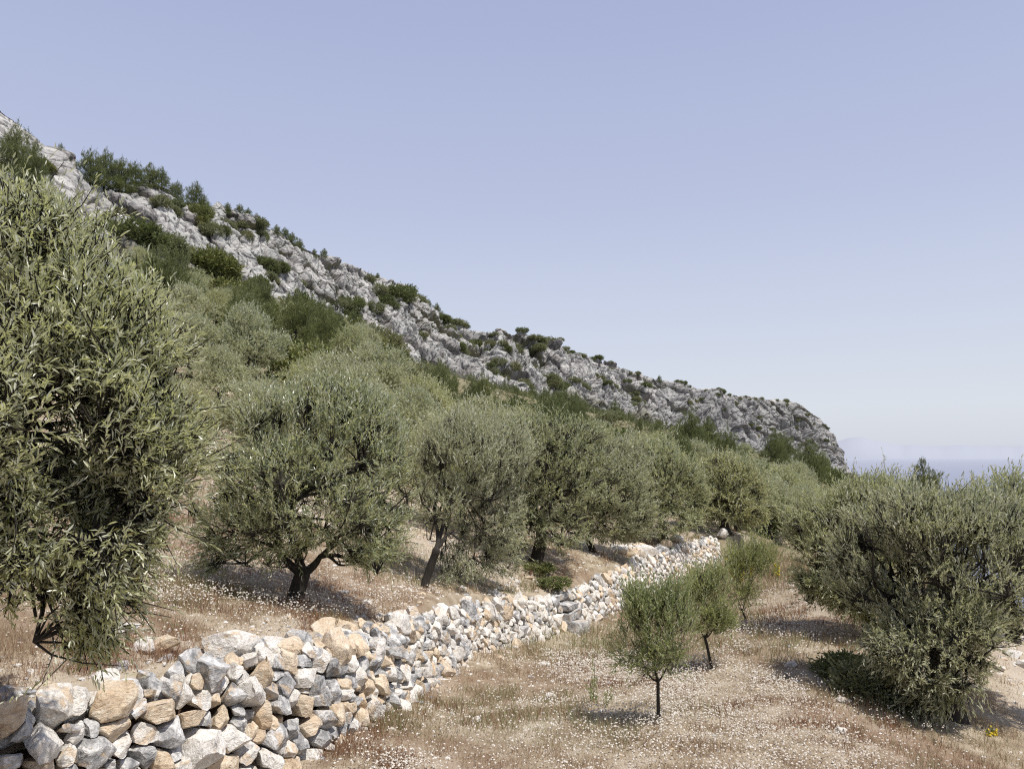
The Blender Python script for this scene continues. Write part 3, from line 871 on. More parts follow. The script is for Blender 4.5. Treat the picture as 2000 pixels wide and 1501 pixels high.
def grow(rg, fork, lobes, n_tw, tl, nl, L, Wd, r_tr, K=(3, 14, 70), upb=.45, shell=.5, gap=-.25, gfreq=2.0, hexa=False, stems=True, ctr=None, spread=.75, rnddir=.5, droop=0.0, detail=1, smin=.0035):
    """fork & lobes in tree coordinates. returns dict of geometry"""
    P_, O_ = crown_points(lobes, n_tw, rg, shell, gap, gfreq)
    cen = np.array([l[0] for l in lobes]).mean(0) if ctr is None else ctr
    fork = np.asarray(fork, float)
    out = normz(P_ - (fork * .5 + cen * .5))
    low = sstep(cen[2], fork[2] - .1, P_[:, 2])[:, None]
    D_ = normz(out * .75 + np.array([0, 0, upb]) * (1 - low) - np.array([0, 0, droop]) * low + rg.normal(size=P_.shape) * rnddir)
    tls = tl * rg.uniform(.6, 1.3, len(P_))
    sh_ = rg.random(len(P_)) < .10
    ext = np.mean([l[1].mean() if hasattr(l[1], 'mean') else np.mean(l[1]) for l in lobes])
    P_ = P_ + (out * .6 + D_ * .6) * (sh_ * rg.uniform(.05, .38, len(P_)) * ext)[:, None]
    tls = tls * np.where(sh_, 1.5, 1.0)
    cl = .5 + .5 * np.clip(vnoise(P_ * gfreq * .8 + 9, 5) * 1.6, -1, 1)
    V, F, rn = leaves(P_ - D_ * tls[:, None] * .5, D_, tls, nl, L, Wd, rg, spread, hexa, clump=cl)
    g_ = {'leaf': (V, F, rn)}
    # skeleton
    K1, K2, K3 = K
    k3 = pick_far(P_, min(K3, len(P_)), rg)
    n3 = fork + (P_[k3] - fork) * rg.uniform(.74, .88, (len(k3), 1))
    k2 = pick_far(n3, K2, rg); n2 = fork + (n3[k2] - fork) * rg.uniform(.55, .7, (K2, 1)); n2[:, 2] -= .04
    k1 = pick_far(n2, K1, rg); n1 = fork + (n2[k1] - fork) * rg.uniform(.38, .5, (K1, 1))
    par3 = ((n3[:, None] - n2[None]) ** 2).sum(-1).argmin(1)
    par2 = ((n2[:, None] - n1[None]) ** 2).sum(-1).argmin(1)
    r1 = r_tr * .62; r2_ = r_tr * .34; r3 = r_tr * .15; r4 = max(r_tr * .06, smin)
    limbs = []
    n1[:, 2] = np.maximum(n1[:, 2], fork[2] + .95 * np.linalg.norm((n1 - fork)[:, :2], axis=1))
    n2[:, 2] = np.maximum(n2[:, 2], fork[2] + .25 * np.linalg.norm((n2 - fork)[:, :2], axis=1))
    d1 = normz(n1 - fork)
    c1_ = fork + (n1 - fork) * .5 + rg.normal(size=n1.shape) * .06 * np.linalg.norm(n1 - fork, axis=1, keepdims=True) - np.array([0, 0, .03])
    Pa = bez(np.repeat(fork[None], K1, 0), c1_, n1, 9)
    for q in range(K1):
        Vs, Fs, o_ = [], [], 0
        def add(VF):
            nonlocal o_
            Vs.append(VF[0]); Fs.append(VF[1] + o_); o_ += len(VF[0])
        add(tubes(Pa[q:q + 1], np.linspace(r1, r2_, 9)[None], 8))
        m2 = np.where(par2 == q)[0]
        if len(m2):
            a_ = np.repeat(n1[q][None], len(m2), 0); c_ = n2[m2]; ln_ = np.linalg.norm(c_ - a_, axis=1, keepdims=True)
            b_ = a_ + d1[q] * ln_ * .4 + rg.normal(size=a_.shape) * .08 * ln_
            add(tubes(bez(a_, b_, c_, 7), np.repeat(np.linspace(r2_, r3, 7)[None], len(m2), 0), 6))
            m3 = np.where(np.isin(par3, m2))[0]
            if len(m3):
                a_ = n2[par3[m3]]; c_ = n3[m3]; ln_ = np.linalg.norm(c_ - a_, axis=1, keepdims=True)
                b_ = a_ + normz(a_ - n1[q]) * ln_ * .35 + rg.normal(size=a_.shape) * .08 * ln_
                add(tubes(bez(a_, b_, c_, 6), np.repeat(np.linspace(r3, r4, 6)[None], len(m3), 0), 4))
                if stems:
                    pt = ((P_[:, None] - n3[None]) ** 2).sum(-1).argmin(1) if len(P_) * len(n3) < 3e7 else None
                    mm = np.where(np.isin(pt, m3))[0]
                    if len(mm):
                        a_ = n3[pt[mm]]; c_ = P_[mm] + D_[mm] * tls[mm, None] * .4
                        b_ = P_[mm] - D_[mm] * tls[mm, None] * .6
                        add(tubes(bez(a_, b_, c_, 4), np.repeat(np.array([[r4, r4 * .7, r4 * .45, r4 * .25]]), len(mm), 0), 3))
        limbs.append((np.concatenate(Vs), np.concatenate(Fs)))
    g_['limbs'] = limbs
    return g_

def trunk_geo(rg, base, fork, r_tr, bend=.1, flare=1.5, sides=14):
    base = np.asarray(base, float); fork = np.asarray(fork, float)
    k_ = 14
    t_ = np.linspace(0, 1, k_)
    mid = (base + fork) / 2 + np.array([rg.normal() * bend, rg.normal() * bend, 0])
    P_ = bez(base[None] - np.array([[0, 0, .08]]), mid[None], fork[None] + normz(fork - mid)[None] * .04, k_)
    R = r_tr * (1 + (flare - 1) * np.exp(-t_ * 7) - .12 * t_)
    R[-1] *= .55
    V, F = tubes(P_, R[None], sides)
    c = np.repeat(P_[0], sides, 0)
    V = c + (V - c) * (1 + .16 * fbm(V * np.array([9, 9, 3.5]) + 5, 3, int(rg.integers(99))))[:, None]
    cap = np.arange(sides) + (k_ - 1) * sides
    return V, F, cap

def tree(name, label, cat, base, fork, lobes, seed, mat, n_tw, tl=.22, nl=14, L=.06, Wd=.013, r_tr=.12, group=None, bend=.06, flare=1.5, limbs_named=True, **kw):
    """base/fork/lobes given in world coordinates; lobes [(centre, radii)]"""
    rg = np.random.default_rng(seed)
    base = np.asarray(base, float)
    root = thing(name, label, cat, base, group)
    lb = [(np.asarray(c) - base, np.asarray(r)) for c, r in lobes]
    fk = np.asarray(fork) - base
    g_ = grow(rg, fk, lb, n_tw, tl, nl, L, Wd, r_tr, **kw)
    V, F, cap = trunk_geo(rg, (0, 0, 0), fk, r_tr, bend, flare)
    link('trunk', make_mesh('trunk', V, [F, cap[None]], M['bark'], smooth=True), root)
    for V, F in g_['limbs']:
        link('limb', make_mesh('limb', V, [F], M['bark'], smooth=True), root)
    V, F, rn = g_['leaf']
    link('crown', make_mesh('crown', V, [F], mat, {'rnd': rn}), root)
    return root

def LB(px, py, d, rx, ry_, rdm):
    return (U(px, py, d), np.array([rx / FPX * d, rdm, ry_ / FPX * d]))

# --- near left olive
NEAR = lambda *a: LB(a[0], a[1], a[2] * 1.0, *a[3:])
b = gz(-150, 4.6)
tree('olive_tree', 'nearest olive tree, crown filling the left edge with a branch hanging over the wall', 'olive tree', b, U(-120, 1130, 4.5),
     [NEAR(60, 570, 3.7, 165, 190, .65), NEAR(200, 655, 3.6, 130, 140, .5), NEAR(282, 742, 3.6, 95, 128, .35), NEAR(130, 830, 3.4, 210, 210, .6), NEAR(305, 885, 3.6, 92, 115, .35),
      NEAR(60, 1030, 3.5, 190, 150, .6), NEAR(220, 1050, 3.5, 100, 100, .4), NEAR(185, 1165, 3.5, 75, 105, .3), NEAR(170, 1215, 3.5, 45, 75, .22), NEAR(235, 1130, 3.5, 50, 60, .25), NEAR(20, 1150, 3.5, 80, 60, .3), NEAR(-220, 650, 4.1, 260, 300, .9),
      NEAR(-220, 950, 4.1, 250, 250, .8), NEAR(50, 430, 3.8, 70, 70, .35)],
     11, M['olive_near'], 10500, tl=.18, nl=14, L=.043, Wd=.0082, r_tr=.12, K=(4, 30, 620), hexa=True, upb=.5, rnddir=.65, spread=.95, shell=.25, gap=-.30, gfreq=3.2, droop=.4, smin=.002)
# --- olive A
b = gz(585, 9.2)
tree('olive_tree', 'round olive tree left of centre, forked dark trunk standing among white seed heads', 'olive tree', b, U(592, 1118, 9.2),
     [LB(610, 850, 9.3, 170, 110, 1.0), LB(490, 930, 9.1, 105, 115, .7), LB(715, 915, 9.2, 100, 130, .8), LB(450, 1020, 9.0, 68, 78, .5), LB(600, 960, 8.8, 170, 110, 1.0), LB(715, 1025, 9.0, 88, 70, .7),
      LB(540, 1040, 8.7, 90, 50, .5), LB(660, 800, 9.4, 85, 62, .6), LB(520, 1085, 8.9, 60, 28, .35), LB(430, 1085, 8.9, 40, 35, .35), LB(725, 1080, 8.9, 55, 35, .4)],
     12, M['olive_near'], 4800, tl=.20, nl=13, L=.060, Wd=.0135, r_tr=.095, K=(3, 20, 150), gap=-.4, upb=.5, droop=.3)
b = gz(828, 12.3)
tree('olive_tree', 'olive tree with slim leaning trunk just right of the round forked olive', 'olive tree', b, U(852, 1072, 12.3),
     [LB(905, 890, 13.4, 88, 95, .9), LB(862, 990, 12.8, 48, 60, .5), LB(955, 1000, 14.2, 75, 90, .7), LB(925, 1090, 13.9, 70, 42, .4), LB(850, 900, 12.5, 48, 70, .5), LB(985, 890, 14.2, 60, 70, .7), LB(980, 1080, 15.2, 48, 45, .4), LB(890, 1105, 12.9, 35, 32, .35)],
     13, M['olive_grey'], 3600, tl=.24, nl=12, L=.068, Wd=.0165, r_tr=.068, K=(3, 16, 110), gap=-.35, upb=.5, bend=.06, flare=1.3)
b = gz(1045, 18.4)
tree('olive_tree', 'tall olive tree with dark leaning trunk above the bright green weeds', 'olive tree', b, U(1058, 1035, 18.4),
     [LB(1060, 900, 18.4, 105, 85, 1.2), LB(1015, 850, 18.6, 65, 55, .8), LB(1135, 885, 19, 70, 70, .8), LB(1085, 975, 18.4, 80, 55, .9), LB(1010, 1020, 18, 42, 60, .6), LB(1095, 1035, 18, 55, 35, .7), LB(1000, 960, 18.3, 50, 60, .8)],
     14, M['olive'], 3400, tl=.27, nl=12, L=.078, Wd=.020, r_tr=.15, K=(3, 16, 110), gap=-.35, upb=.4)
b = gz(1158, 21.5)
tree('olive_tree', 'olive tree with thin forked trunk and drooping skirt, above the stony bank', 'olive tree', b, U(1146, 1050, 21.5),
     [LB(1185, 955, 21.5, 85, 70, 1.1), LB(1232, 1005, 21.2, 50, 50, .7), LB(1130, 990, 21.5, 55, 45, .7), LB(1195, 1030, 21.2, 55, 28, .6), LB(1215, 900, 22, 60, 50, .8)],
     15, M['olive_grey'], 3000, tl=.28, nl=12, L=.085, Wd=.023, r_tr=.085, K=(3, 14, 90), gap=-.35)
b = gz(1292, 25.8)
tree('olive_tree', 'olive tree shading the rubble bank above the far wall', 'olive tree', b, U(1290, 1015, 25.8),
     [LB(1290, 945, 25.8, 85, 65, 1.3), LB(1245, 985, 25.5, 45, 45, .8), LB(1335, 965, 26, 50, 50, .8), LB(1300, 1015, 25.4, 75, 28, 1.0), LB(1270, 895, 26.2, 60, 40, .9)],
     16, M['olive'], 2800, tl=.32, nl=12, L=.10, Wd=.028, r_tr=.13, K=(3, 12, 80), gap=-.35)
b = gz(1415, 31)
tree('olive_tree', 'dark trunked olive tree beside the white block at the wall end', 'olive tree', b, U(1412, 1010, 31),
     [LB(1410, 935, 31, 62, 48, 1.3), LB(1455, 955, 31.5, 42, 45, 1.1), LB(1370, 960, 31, 36, 40, .9), LB(1410, 985, 30.6, 65, 34, 1.2), LB(1460, 1000, 31, 40, 30, .9)],
     17, M['olive'], 2600, tl=.36, nl=12, L=.11, Wd=.032, r_tr=.2, K=(3, 12, 80), gap=-.35)
# --- right olives
b = gz(1835, 9.5)
tree('olive_tree', 'big bushy olive tree at the right with foliage almost down to the ground', 'olive tree', b, U(1840, 1290, 9.5),
     [LB(1850, 1100, 9.6, 150, 130, 1.1), LB(1950, 1100, 9.8, 120, 130, 1.1), LB(1755, 1065, 9.8, 120, 100, 1.0), LB(1830, 1245, 9.3, 90, 95, .8), LB(1812, 1328, 9.2, 58, 50, .5), LB(1700, 1120, 10, 75, 80, .7),
      LB(1955, 1170, 9.6, 85, 65, .8), LB(1800, 1005, 9.8, 150, 42, .8), LB(2080, 1080, 10, 110, 130, 1.0), LB(1760, 1175, 9.6, 60, 60, .6), LB(1800, 1365, 9.1, 42, 36, .4), LB(1840, 1358, 9.1, 28, 28, .3), LB(1825, 1290, 8.9, 95, 55, .45), LB(1750, 1265, 9.2, 55, 50, .45), LB(1900, 1225, 8.95, 55, 45, .4)],
     21, M['olive_grey'], 7400, tl=.22, nl=14, L=.060, Wd=.0145, r_tr=.13, K=(4, 22, 190), gap=-.28, upb=.45, shell=.4, droop=.1)
b = gz(1690, 13.8)
tree('olive_tree', 'grey-green olive tree behind the big right one, overhanging the grass path', 'olive tree', b, U(1685, 1170, 13.8),
     [LB(1645, 1070, 13.5, 88, 90, 1.1), LB(1600, 1030, 13.8, 62, 55, .8), LB(1715, 1000, 13.5, 100, 58, 1.0), LB(1650, 1140, 13.3, 75, 48, .8), LB(1600, 1110, 13.6, 50, 55, .6), LB(1700, 960, 13.8, 50, 30, .5), LB(1700, 1165, 13.4, 60, 50, .8)],
     22, M['olive'], 3900, tl=.26, nl=13, L=.075, Wd=.019, r_tr=.12, K=(3, 18, 120), gap=-.38)
b = gz(1960, 15)
tree('olive_tree', 'sparse olive tree with upright shoots against the sea at the right edge', 'olive tree', b, U(1955, 1080, 15),
     [LB(1940, 1000, 15, 60, 55, .7), LB(1965, 950, 15, 44, 30, .4), LB(1930, 975, 15, 40, 40, .5), LB(2010, 1010, 15, 60, 60, .7), LB(1895, 1000, 15, 45, 35, .5)],
     23, M['olive'], 900, tl=.34, nl=14, L=.08, Wd=.021, r_tr=.1, K=(3, 12, 60), gap=-.2, upb=1.0)

# --- saplings
def sapling(label, px, d, fk, lobes, seed, n_tw, L=.045, Wd=.011, tl=.2):
    tree('olive_sapling', label, 'young tree', gz(px, d), U(*fk), lobes, seed, M['sapling'], n_tw, tl=tl, nl=13, L=L, Wd=Wd, r_tr=.019, group='young trees in a row below the wall',
         K=(5, 14, 80), gap=-.36, gfreq=4.0, upb=1.0, rnddir=.42, shell=.1, bend=.012, flare=1.15, spread=.9, smin=.002, droop=.0)
sapling('nearest young tree of the row, round crown on a bare dark stem', 1278, 7.9, (1285, 1330, 7.9), [LB(1272, 1250, 7.9, 74, 64, .36), LB(1325, 1222, 7.9, 44, 58, .26), LB(1225, 1262, 7.9, 36, 40, .22), LB(1280, 1188, 7.9, 70, 38, .28), LB(1240, 1170, 7.9, 30, 30, .16), LB(1320, 1165, 7.9, 34, 28, .16)], 31, 1000, L=.046, Wd=.0115, tl=.24)
sapling('middle young tree of the row, partly behind the nearest crown', 1382, 10.9, (1377, 1245, 10.9), [LB(1385, 1190, 10.9, 58, 44, .4), LB(1412, 1200, 10.9, 36, 32, .28), LB(1365, 1145, 10.9, 40, 34, .3), LB(1400, 1135, 10.9, 30, 30, .25)], 32, 760, L=.052, Wd=.0145, tl=.27)
sapling('farthest young tree of the row, fan of upright shoots', 1451, 15.4, (1450, 1192, 15.4), [LB(1452, 1145, 15.4, 44, 42, .4), LB(1484, 1095, 15.4, 36, 52, .35), LB(1428, 1105, 15.4, 28, 40, .3), LB(1455, 1095, 15.4, 36, 36, .3)], 33, 620, L=.062, Wd=.017, tl=.36)

# --- prototypes for the wooded slope (unit: crown about 2 m radius)
def proto_olive(seed, mat):
    rg = np.random.default_rng(seed)
    lobes = [((0, 0, 2.3), (1.4, 1.4, 1.15))]
    for k_ in range(7):
        a_ = k_ * 6.283 / 7 + rg.uniform(-.3, .3)
        lobes.append(((math.cos(a_) * 1.05, math.sin(a_) * 1.05, rg.uniform(1.4, 2.5)), (rg.uniform(.6, .95), rg.uniform(.6, .95), rg.uniform(.55, .85))))
    for k_ in range(3):
        lobes.append(((rg.uniform(-.7, .7), rg.uniform(-.7, .7), rg.uniform(2.9, 3.3)), (.6, .6, .5)))
    g_ = grow(rg, (0, 0, .8), lobes, 1900, .36, 10, .12, .040, .14, K=(3, 12, 60), stems=False, gap=-.35, gfreq=1.4, shell=.55)
    tv, tf, cap = trunk_geo(rg, (0, 0, 0), (rg.normal() * .15, 0, .8), .15, .08)
    Vs, Fs, o_ = [tv], [tf], len(tv)
    for V, F in g_['limbs']: Vs.append(V); Fs.append(F + o_); o_ += len(V)
    V, F, rn = g_['leaf']
    return (make_mesh('trunk', np.concatenate(Vs), [np.concatenate(Fs)], M['bark'], smooth=True), make_mesh('crown', V, [F], mat, {'rnd': rn}))

def proto_pine(seed):
    rg = np.random.default_rng(seed)
    lobes = []
    Ht = 5.6
    for k_ in range(18):
        z = .8 + (k_ / 17) * (Ht - 1.3)
        w = 2.25 * (1 - (max(z - 1.0, 0) / (Ht + .4)) ** 1.5) * rg.uniform(.65, 1.1)
        a_ = k_ * 2.4 + rg.uniform(-.4, .4)
        lobes.append(((math.cos(a_) * w * .62, math.sin(a_) * w * .62, z), (w * .6 + .12, w * .6 + .12, rg.uniform(.4, .62))))
    lobes.append(((0, 0, Ht - .1), (.3, .3, .6)))
    g_ = grow(rg, (0, 0, 1.2), lobes, 2100, .42, 11, .20, .034, .1, K=(3, 12, 50), stems=False, gap=-.3, gfreq=1.5, shell=.4, upb=.8, rnddir=.35, spread=.8, ctr=np.array([0, 0, 2.5]))
    P_ = bez(np.array([[0, 0, -.2]]), np.array([[rg.normal() * .2, rg.normal() * .2, 2.5]]), np.array([[0, 0, Ht - .5]]), 10)
    tv, tf = tubes(P_, np.linspace(.15, .03, 10)[None], 7)
    Vs, Fs, o_ = [tv], [tf], len(tv)
    for V, F in g_['limbs']: Vs.append(V); Fs.append(F + o_); o_ += len(V)
    V, F, rn = g_['leaf']
    return (make_mesh('trunk', np.concatenate(Vs), [np.concatenate(Fs)], M['bark'], smooth=True), make_mesh('crown', V, [F], M['pine'], {'rnd': rn}))

def proto_shrub(seed, mat):
    rg = np.random.default_rng(seed)
    lobes = [((0, 0, .55), (.85, .85, .6))]
    for k_ in range(6):
        a_ = k_ * 1.05 + rg.uniform(-.3, .3)
        lobes.append(((math.cos(a_) * .6, math.sin(a_) * .6, rg.uniform(.3, .75)), (.45, .45, rg.uniform(.35, .5))))
    g_ = grow(rg, (0, 0, .15), lobes, 620, .26, 8, .13, .065, .05, K=(3, 8, 24), stems=False, gap=-.5, gfreq=2.0, shell=.6)
    tv, tf, cap = trunk_geo(rg, (0, 0, -.1), (0, 0, .2), .06, .01)
    Vs, Fs, o_ = [tv], [tf], len(tv)
    for V, F in g_['limbs']: Vs.append(V); Fs.append(F + o_); o_ += len(V)
    V, F, rn = g_['leaf']
    return (make_mesh('stem', np.concatenate(Vs), [np.concatenate(Fs)], M['bark'], smooth=True), make_mesh('crown', V, [F], mat, {'rnd': rn}))

PR = {'olive': [proto_olive(201, M['olive']), proto_olive(202, M['olive_grey']), proto_olive(203, M['olive']), proto_olive(204, M['olive_grey'])],
      'pine': [proto_pine(211), proto_pine(212), proto_pine(213)],
      'shrub': [proto_shrub(221, M['maquis']), proto_shrub(222, M['maquis']), proto_shrub(223, M['pine'])],
      'lime': [proto_shrub(224, M['lime_bush'])]}
NAME = {'olive': ('olive_tree', 'olive tree'), 'pine': ('pine_tree', 'pine tree'), 'shrub': ('shrub', 'shrub'), 'lime': ('shrub', 'shrub')}

prg = np.random.default_rng(77)
def plant(kind, p, sc, label, group=None, squash=1.0, var=None, cat=None):
    ms = PR[kind][int(prg.integers(len(PR[kind]))) if var is None else var]
    root = thing(NAME[kind][0], label, cat or NAME[kind][1], p, group)
    root.rotation_euler = (0, 0, prg.uniform(0, 6.28))
    root.scale = (sc * prg.uniform(.92, 1.08), sc * prg.uniform(.92, 1.08), sc * squash)
    link('stem' if kind in ('shrub', 'lime') else 'trunk', ms[0], root)
    link('crown', ms[1], root)
    return root

ORD = ['first', 'second', 'third', 'fourth', 'fifth', 'sixth', 'seventh', 'eighth', 'ninth', 'tenth', 'eleventh', 'twelfth', 'thirteenth', 'fourteenth', 'fifteenth', 'sixteenth', 'seventeenth', 'eighteenth', 'nineteenth', 'twentieth',
       'twenty-first', 'twenty-second', 'twenty-third', 'twenty-fourth', 'twenty-fifth', 'twenty-sixth', 'twenty-seventh', 'twenty-eighth', 'twenty-ninth', 'thirtieth']
ROWS = [(21, 330, 1000, 1.45, 'front'), (27, 420, 1240, 1.75, 'second'), (34, 330, 1500, 2.0, 'third'), (43, 330, 1560, 2.15, 'fourth'), (54, 300, 1600, 2.2, 'fifth'), (66, 260, 1620, 2.3, 'sixth'),
        (80, 380, 1630, 2.5, 'seventh'), (97, 520, 1640, 2.7, 'eighth'), (117, 720, 1640, 3.0, 'ninth'), (140, 860, 1640, 3.2, 'tenth'), (168, 1060, 1640, 3.4, 'eleventh'), (198, 1230, 1620, 3.6, 'twelfth'), (232, 1370, 1640, 3.6, 'thirteenth')]
for d0, pa, pb, r0, rowname in ROWS:
    px = pa + prg.uniform(0, 40); k_ = 0; cnt = {}
    while px < pb:
        d = d0 * prg.uniform(.92, 1.08)
        fdl = np.interp(px, fpx, fD)
        r = r0 * prg.uniform(.75, 1.2)
        if d < fdl * .99 and not (d0 < 30 and 520 < px < 600):
            rel = d / fdl
            noise_ = vnoise(np.array([[px * .008, d * .05, 3.3]]), 8)[0]
            pine = ((rel > .52 and noise_ > -.35) or (rel > .38 and noise_ > .3)) and (px > 760 or noise_ > .25)
            p = gz(px, d)
            if d0 > 60 and not pine and prg.random() < .35 or (d0 >= 40 and prg.random() < .12):
                kind = 'lime' if prg.random() < .3 else 'shrub'
                sc = r * .95
            elif pine: kind = 'pine'; sc = r * .40
            else: kind = 'olive'; sc = r * .52
            c_ = cnt.get(kind, 0); cnt[kind] = c_ + 1
            nm = {'olive': 'rounded grey-green olive tree', 'pine': 'dark green pine tree', 'shrub': 'dense round dark shrub', 'lime': 'bright green round shrub'}[kind]
            hh = {'pine': 5.8, 'olive': 3.7, 'shrub': 1.2, 'lime': 1.2}[kind] * sc
            toppy = project(p + np.array([0, 0, hh]))[1]; lim = np.interp(px, fpx, fpy) - 6 + 10 * prg.random() - 26 * (1320 < px < 1600) + {'pine': 0, 'olive': 10 if px < 780 else 30, 'shrub': 6, 'lime': 6}[kind] * (px < 1330)
            if kind == 'olive' and toppy < lim + 4 and d0 > 40 and prg.random() < (.35 if px < 780 else .75):
                kind = 'pine'; sc = r * .40; hh = 5.8 * sc
                toppy = project(p + np.array([0, 0, hh]))[1]; lim -= 40
            if toppy < lim:
                basepy = project(p)[1]
                if basepy - lim < 9: px += 40; continue
                sc *= (basepy - lim) / (basepy - toppy)
            plant(kind, p - np.array([0, 0, .1]), sc, '%s on wooded slope, %s from left in %s row uphill' % (nm, ORD[c_], rowname), 'trees covering the slope below the ridge', squash=prg.uniform(.85, 1.05))
        px += r * 2 * FPX / d * prg.uniform(.62, .86)
def ordw(k_):
    return ORD[k_] if k_ < len(ORD) else '%dth' % (k_ + 1)
for rowi, (relD, off, step_) in enumerate([(.95, 0, 30), (.88, 16, 34), (.80, 34, 44)]):
    px = 235.0; cnt = {}
    while px < 1520:
        fdl = np.interp(px, fpx, fD) * relD
        p = gz(px, fdl)
        top = np.interp(px, fpx, fpy) + off + prg.uniform(-20, 8)
        by = project(p)[1]
        kind = 'pine' if prg.random() < (.62 if px > 760 else .22) else ('olive' if px < 800 and prg.random() < .5 else 'lime' if prg.random() < .3 else 'shrub')
        hpx = max(by - top, 12)
        hm = min(hpx / FPX * fdl, 7.0 if kind == 'pine' else 4.5)
        sc = hm / {'pine': 5.8, 'olive': 3.7}.get(kind, 1.25)
        if kind in ('shrub', 'lime'): sc = min(sc, 3.0)
        c_ = cnt.get(kind, 0); cnt[kind] = c_ + 1
        nm = {'olive': 'grey-green olive', 'pine': 'dark pine', 'shrub': 'dark round bush', 'lime': 'bright green bush'}[kind]
        plant(kind, p - np.array([0, 0, .15]), sc, '%s, %s line of belt at cliff foot, %s from left' % (nm, ['upper', 'middle', 'lower'][rowi], ordw(c_)), 'belt of pines and bushes at the cliff foot')
        px += step_ * prg.uniform(.7, 1.2)
# --- left, close-in dark pine by the frame edge on the rocks
for k_, (px, py, d, h, l_) in enumerate([(25, 385, 70, 7.6, 'tall dark pine at the left frame edge above the near olive'), (62, 375, 69, 4.8, 'smaller pine hugging the right side of the tall left-edge pine'), (-40, 390, 70, 7, 'pine mostly outside the left frame edge'),
                                         (118, 312, 83, 2.3, 'lone little pine on the skyline above the first rock step')]):
    plant('pine', U(px, py, d) - np.array([0, 0, .4]), h / 6.2, l_)
sk = [(175, 372, 4.6, 'leftmost pine of the skyline clump'), (203, 378, 5.5, 'tallest pine in the middle of the skyline clump'), (234, 378, 4.6, 'bushy pine in the right half of the skyline clump'), (263, 372, 3.6, 'small pine closing the skyline clump on its right'),
      (292, 362, 3.6, 'dark pine directly on top of the domed rock'), (315, 364, 3.3, 'slender pine right of the one on the domed rock'), (347, 380, 2.9, 'round pine in the notch right of the domed rock'), (383, 402, 4.4, 'wide pine on the right side of the notch'), (398, 406, 2.8, 'pine touching the wide one, farther right'),
      (446, 408, 1.9, 'thin pointed pine on the skyline past the notch'), (462, 416, 1.8, 'second little skyline pine past the notch'), (478, 420, 1.8, 'third little skyline pine past the notch'), (497, 428, 1.8, 'fourth little skyline pine past the notch'), (512, 436, 1.6, 'fifth little skyline pine past the notch'),
      (540, 455, 1.8, 'first pine of the descending skyline row'), (556, 462, 2.2, 'second pine of the descending skyline row'), (572, 468, 2.3, 'third pine of the descending skyline row'), (588, 476, 2.2, 'fourth pine of the descending skyline row'), (616, 494, 1.7, 'pine near the bottom of the descending skyline row'), (632, 502, 1.9, 'last pine of the descending skyline row'),
      (738, 545, 1.6, 'small tree standing alone on the mid skyline'), (838, 597, 2.6, 'left tree of the pair on the skyline step'), (856, 606, 3.0, 'right tree of the pair on the skyline step'), (820, 590, 1.9, 'low tree just above the skyline pair'),
      (1288, 742, 2.6, 'single tiny tree on the long far skyline')]
for px, py, h, l_ in sk:
    p = on_ridge(px, .97); plant('pine', p - np.array([0, 0, .5]), h / 5.6 * 1.05, l_, 'pines along the skyline', squash=.9)
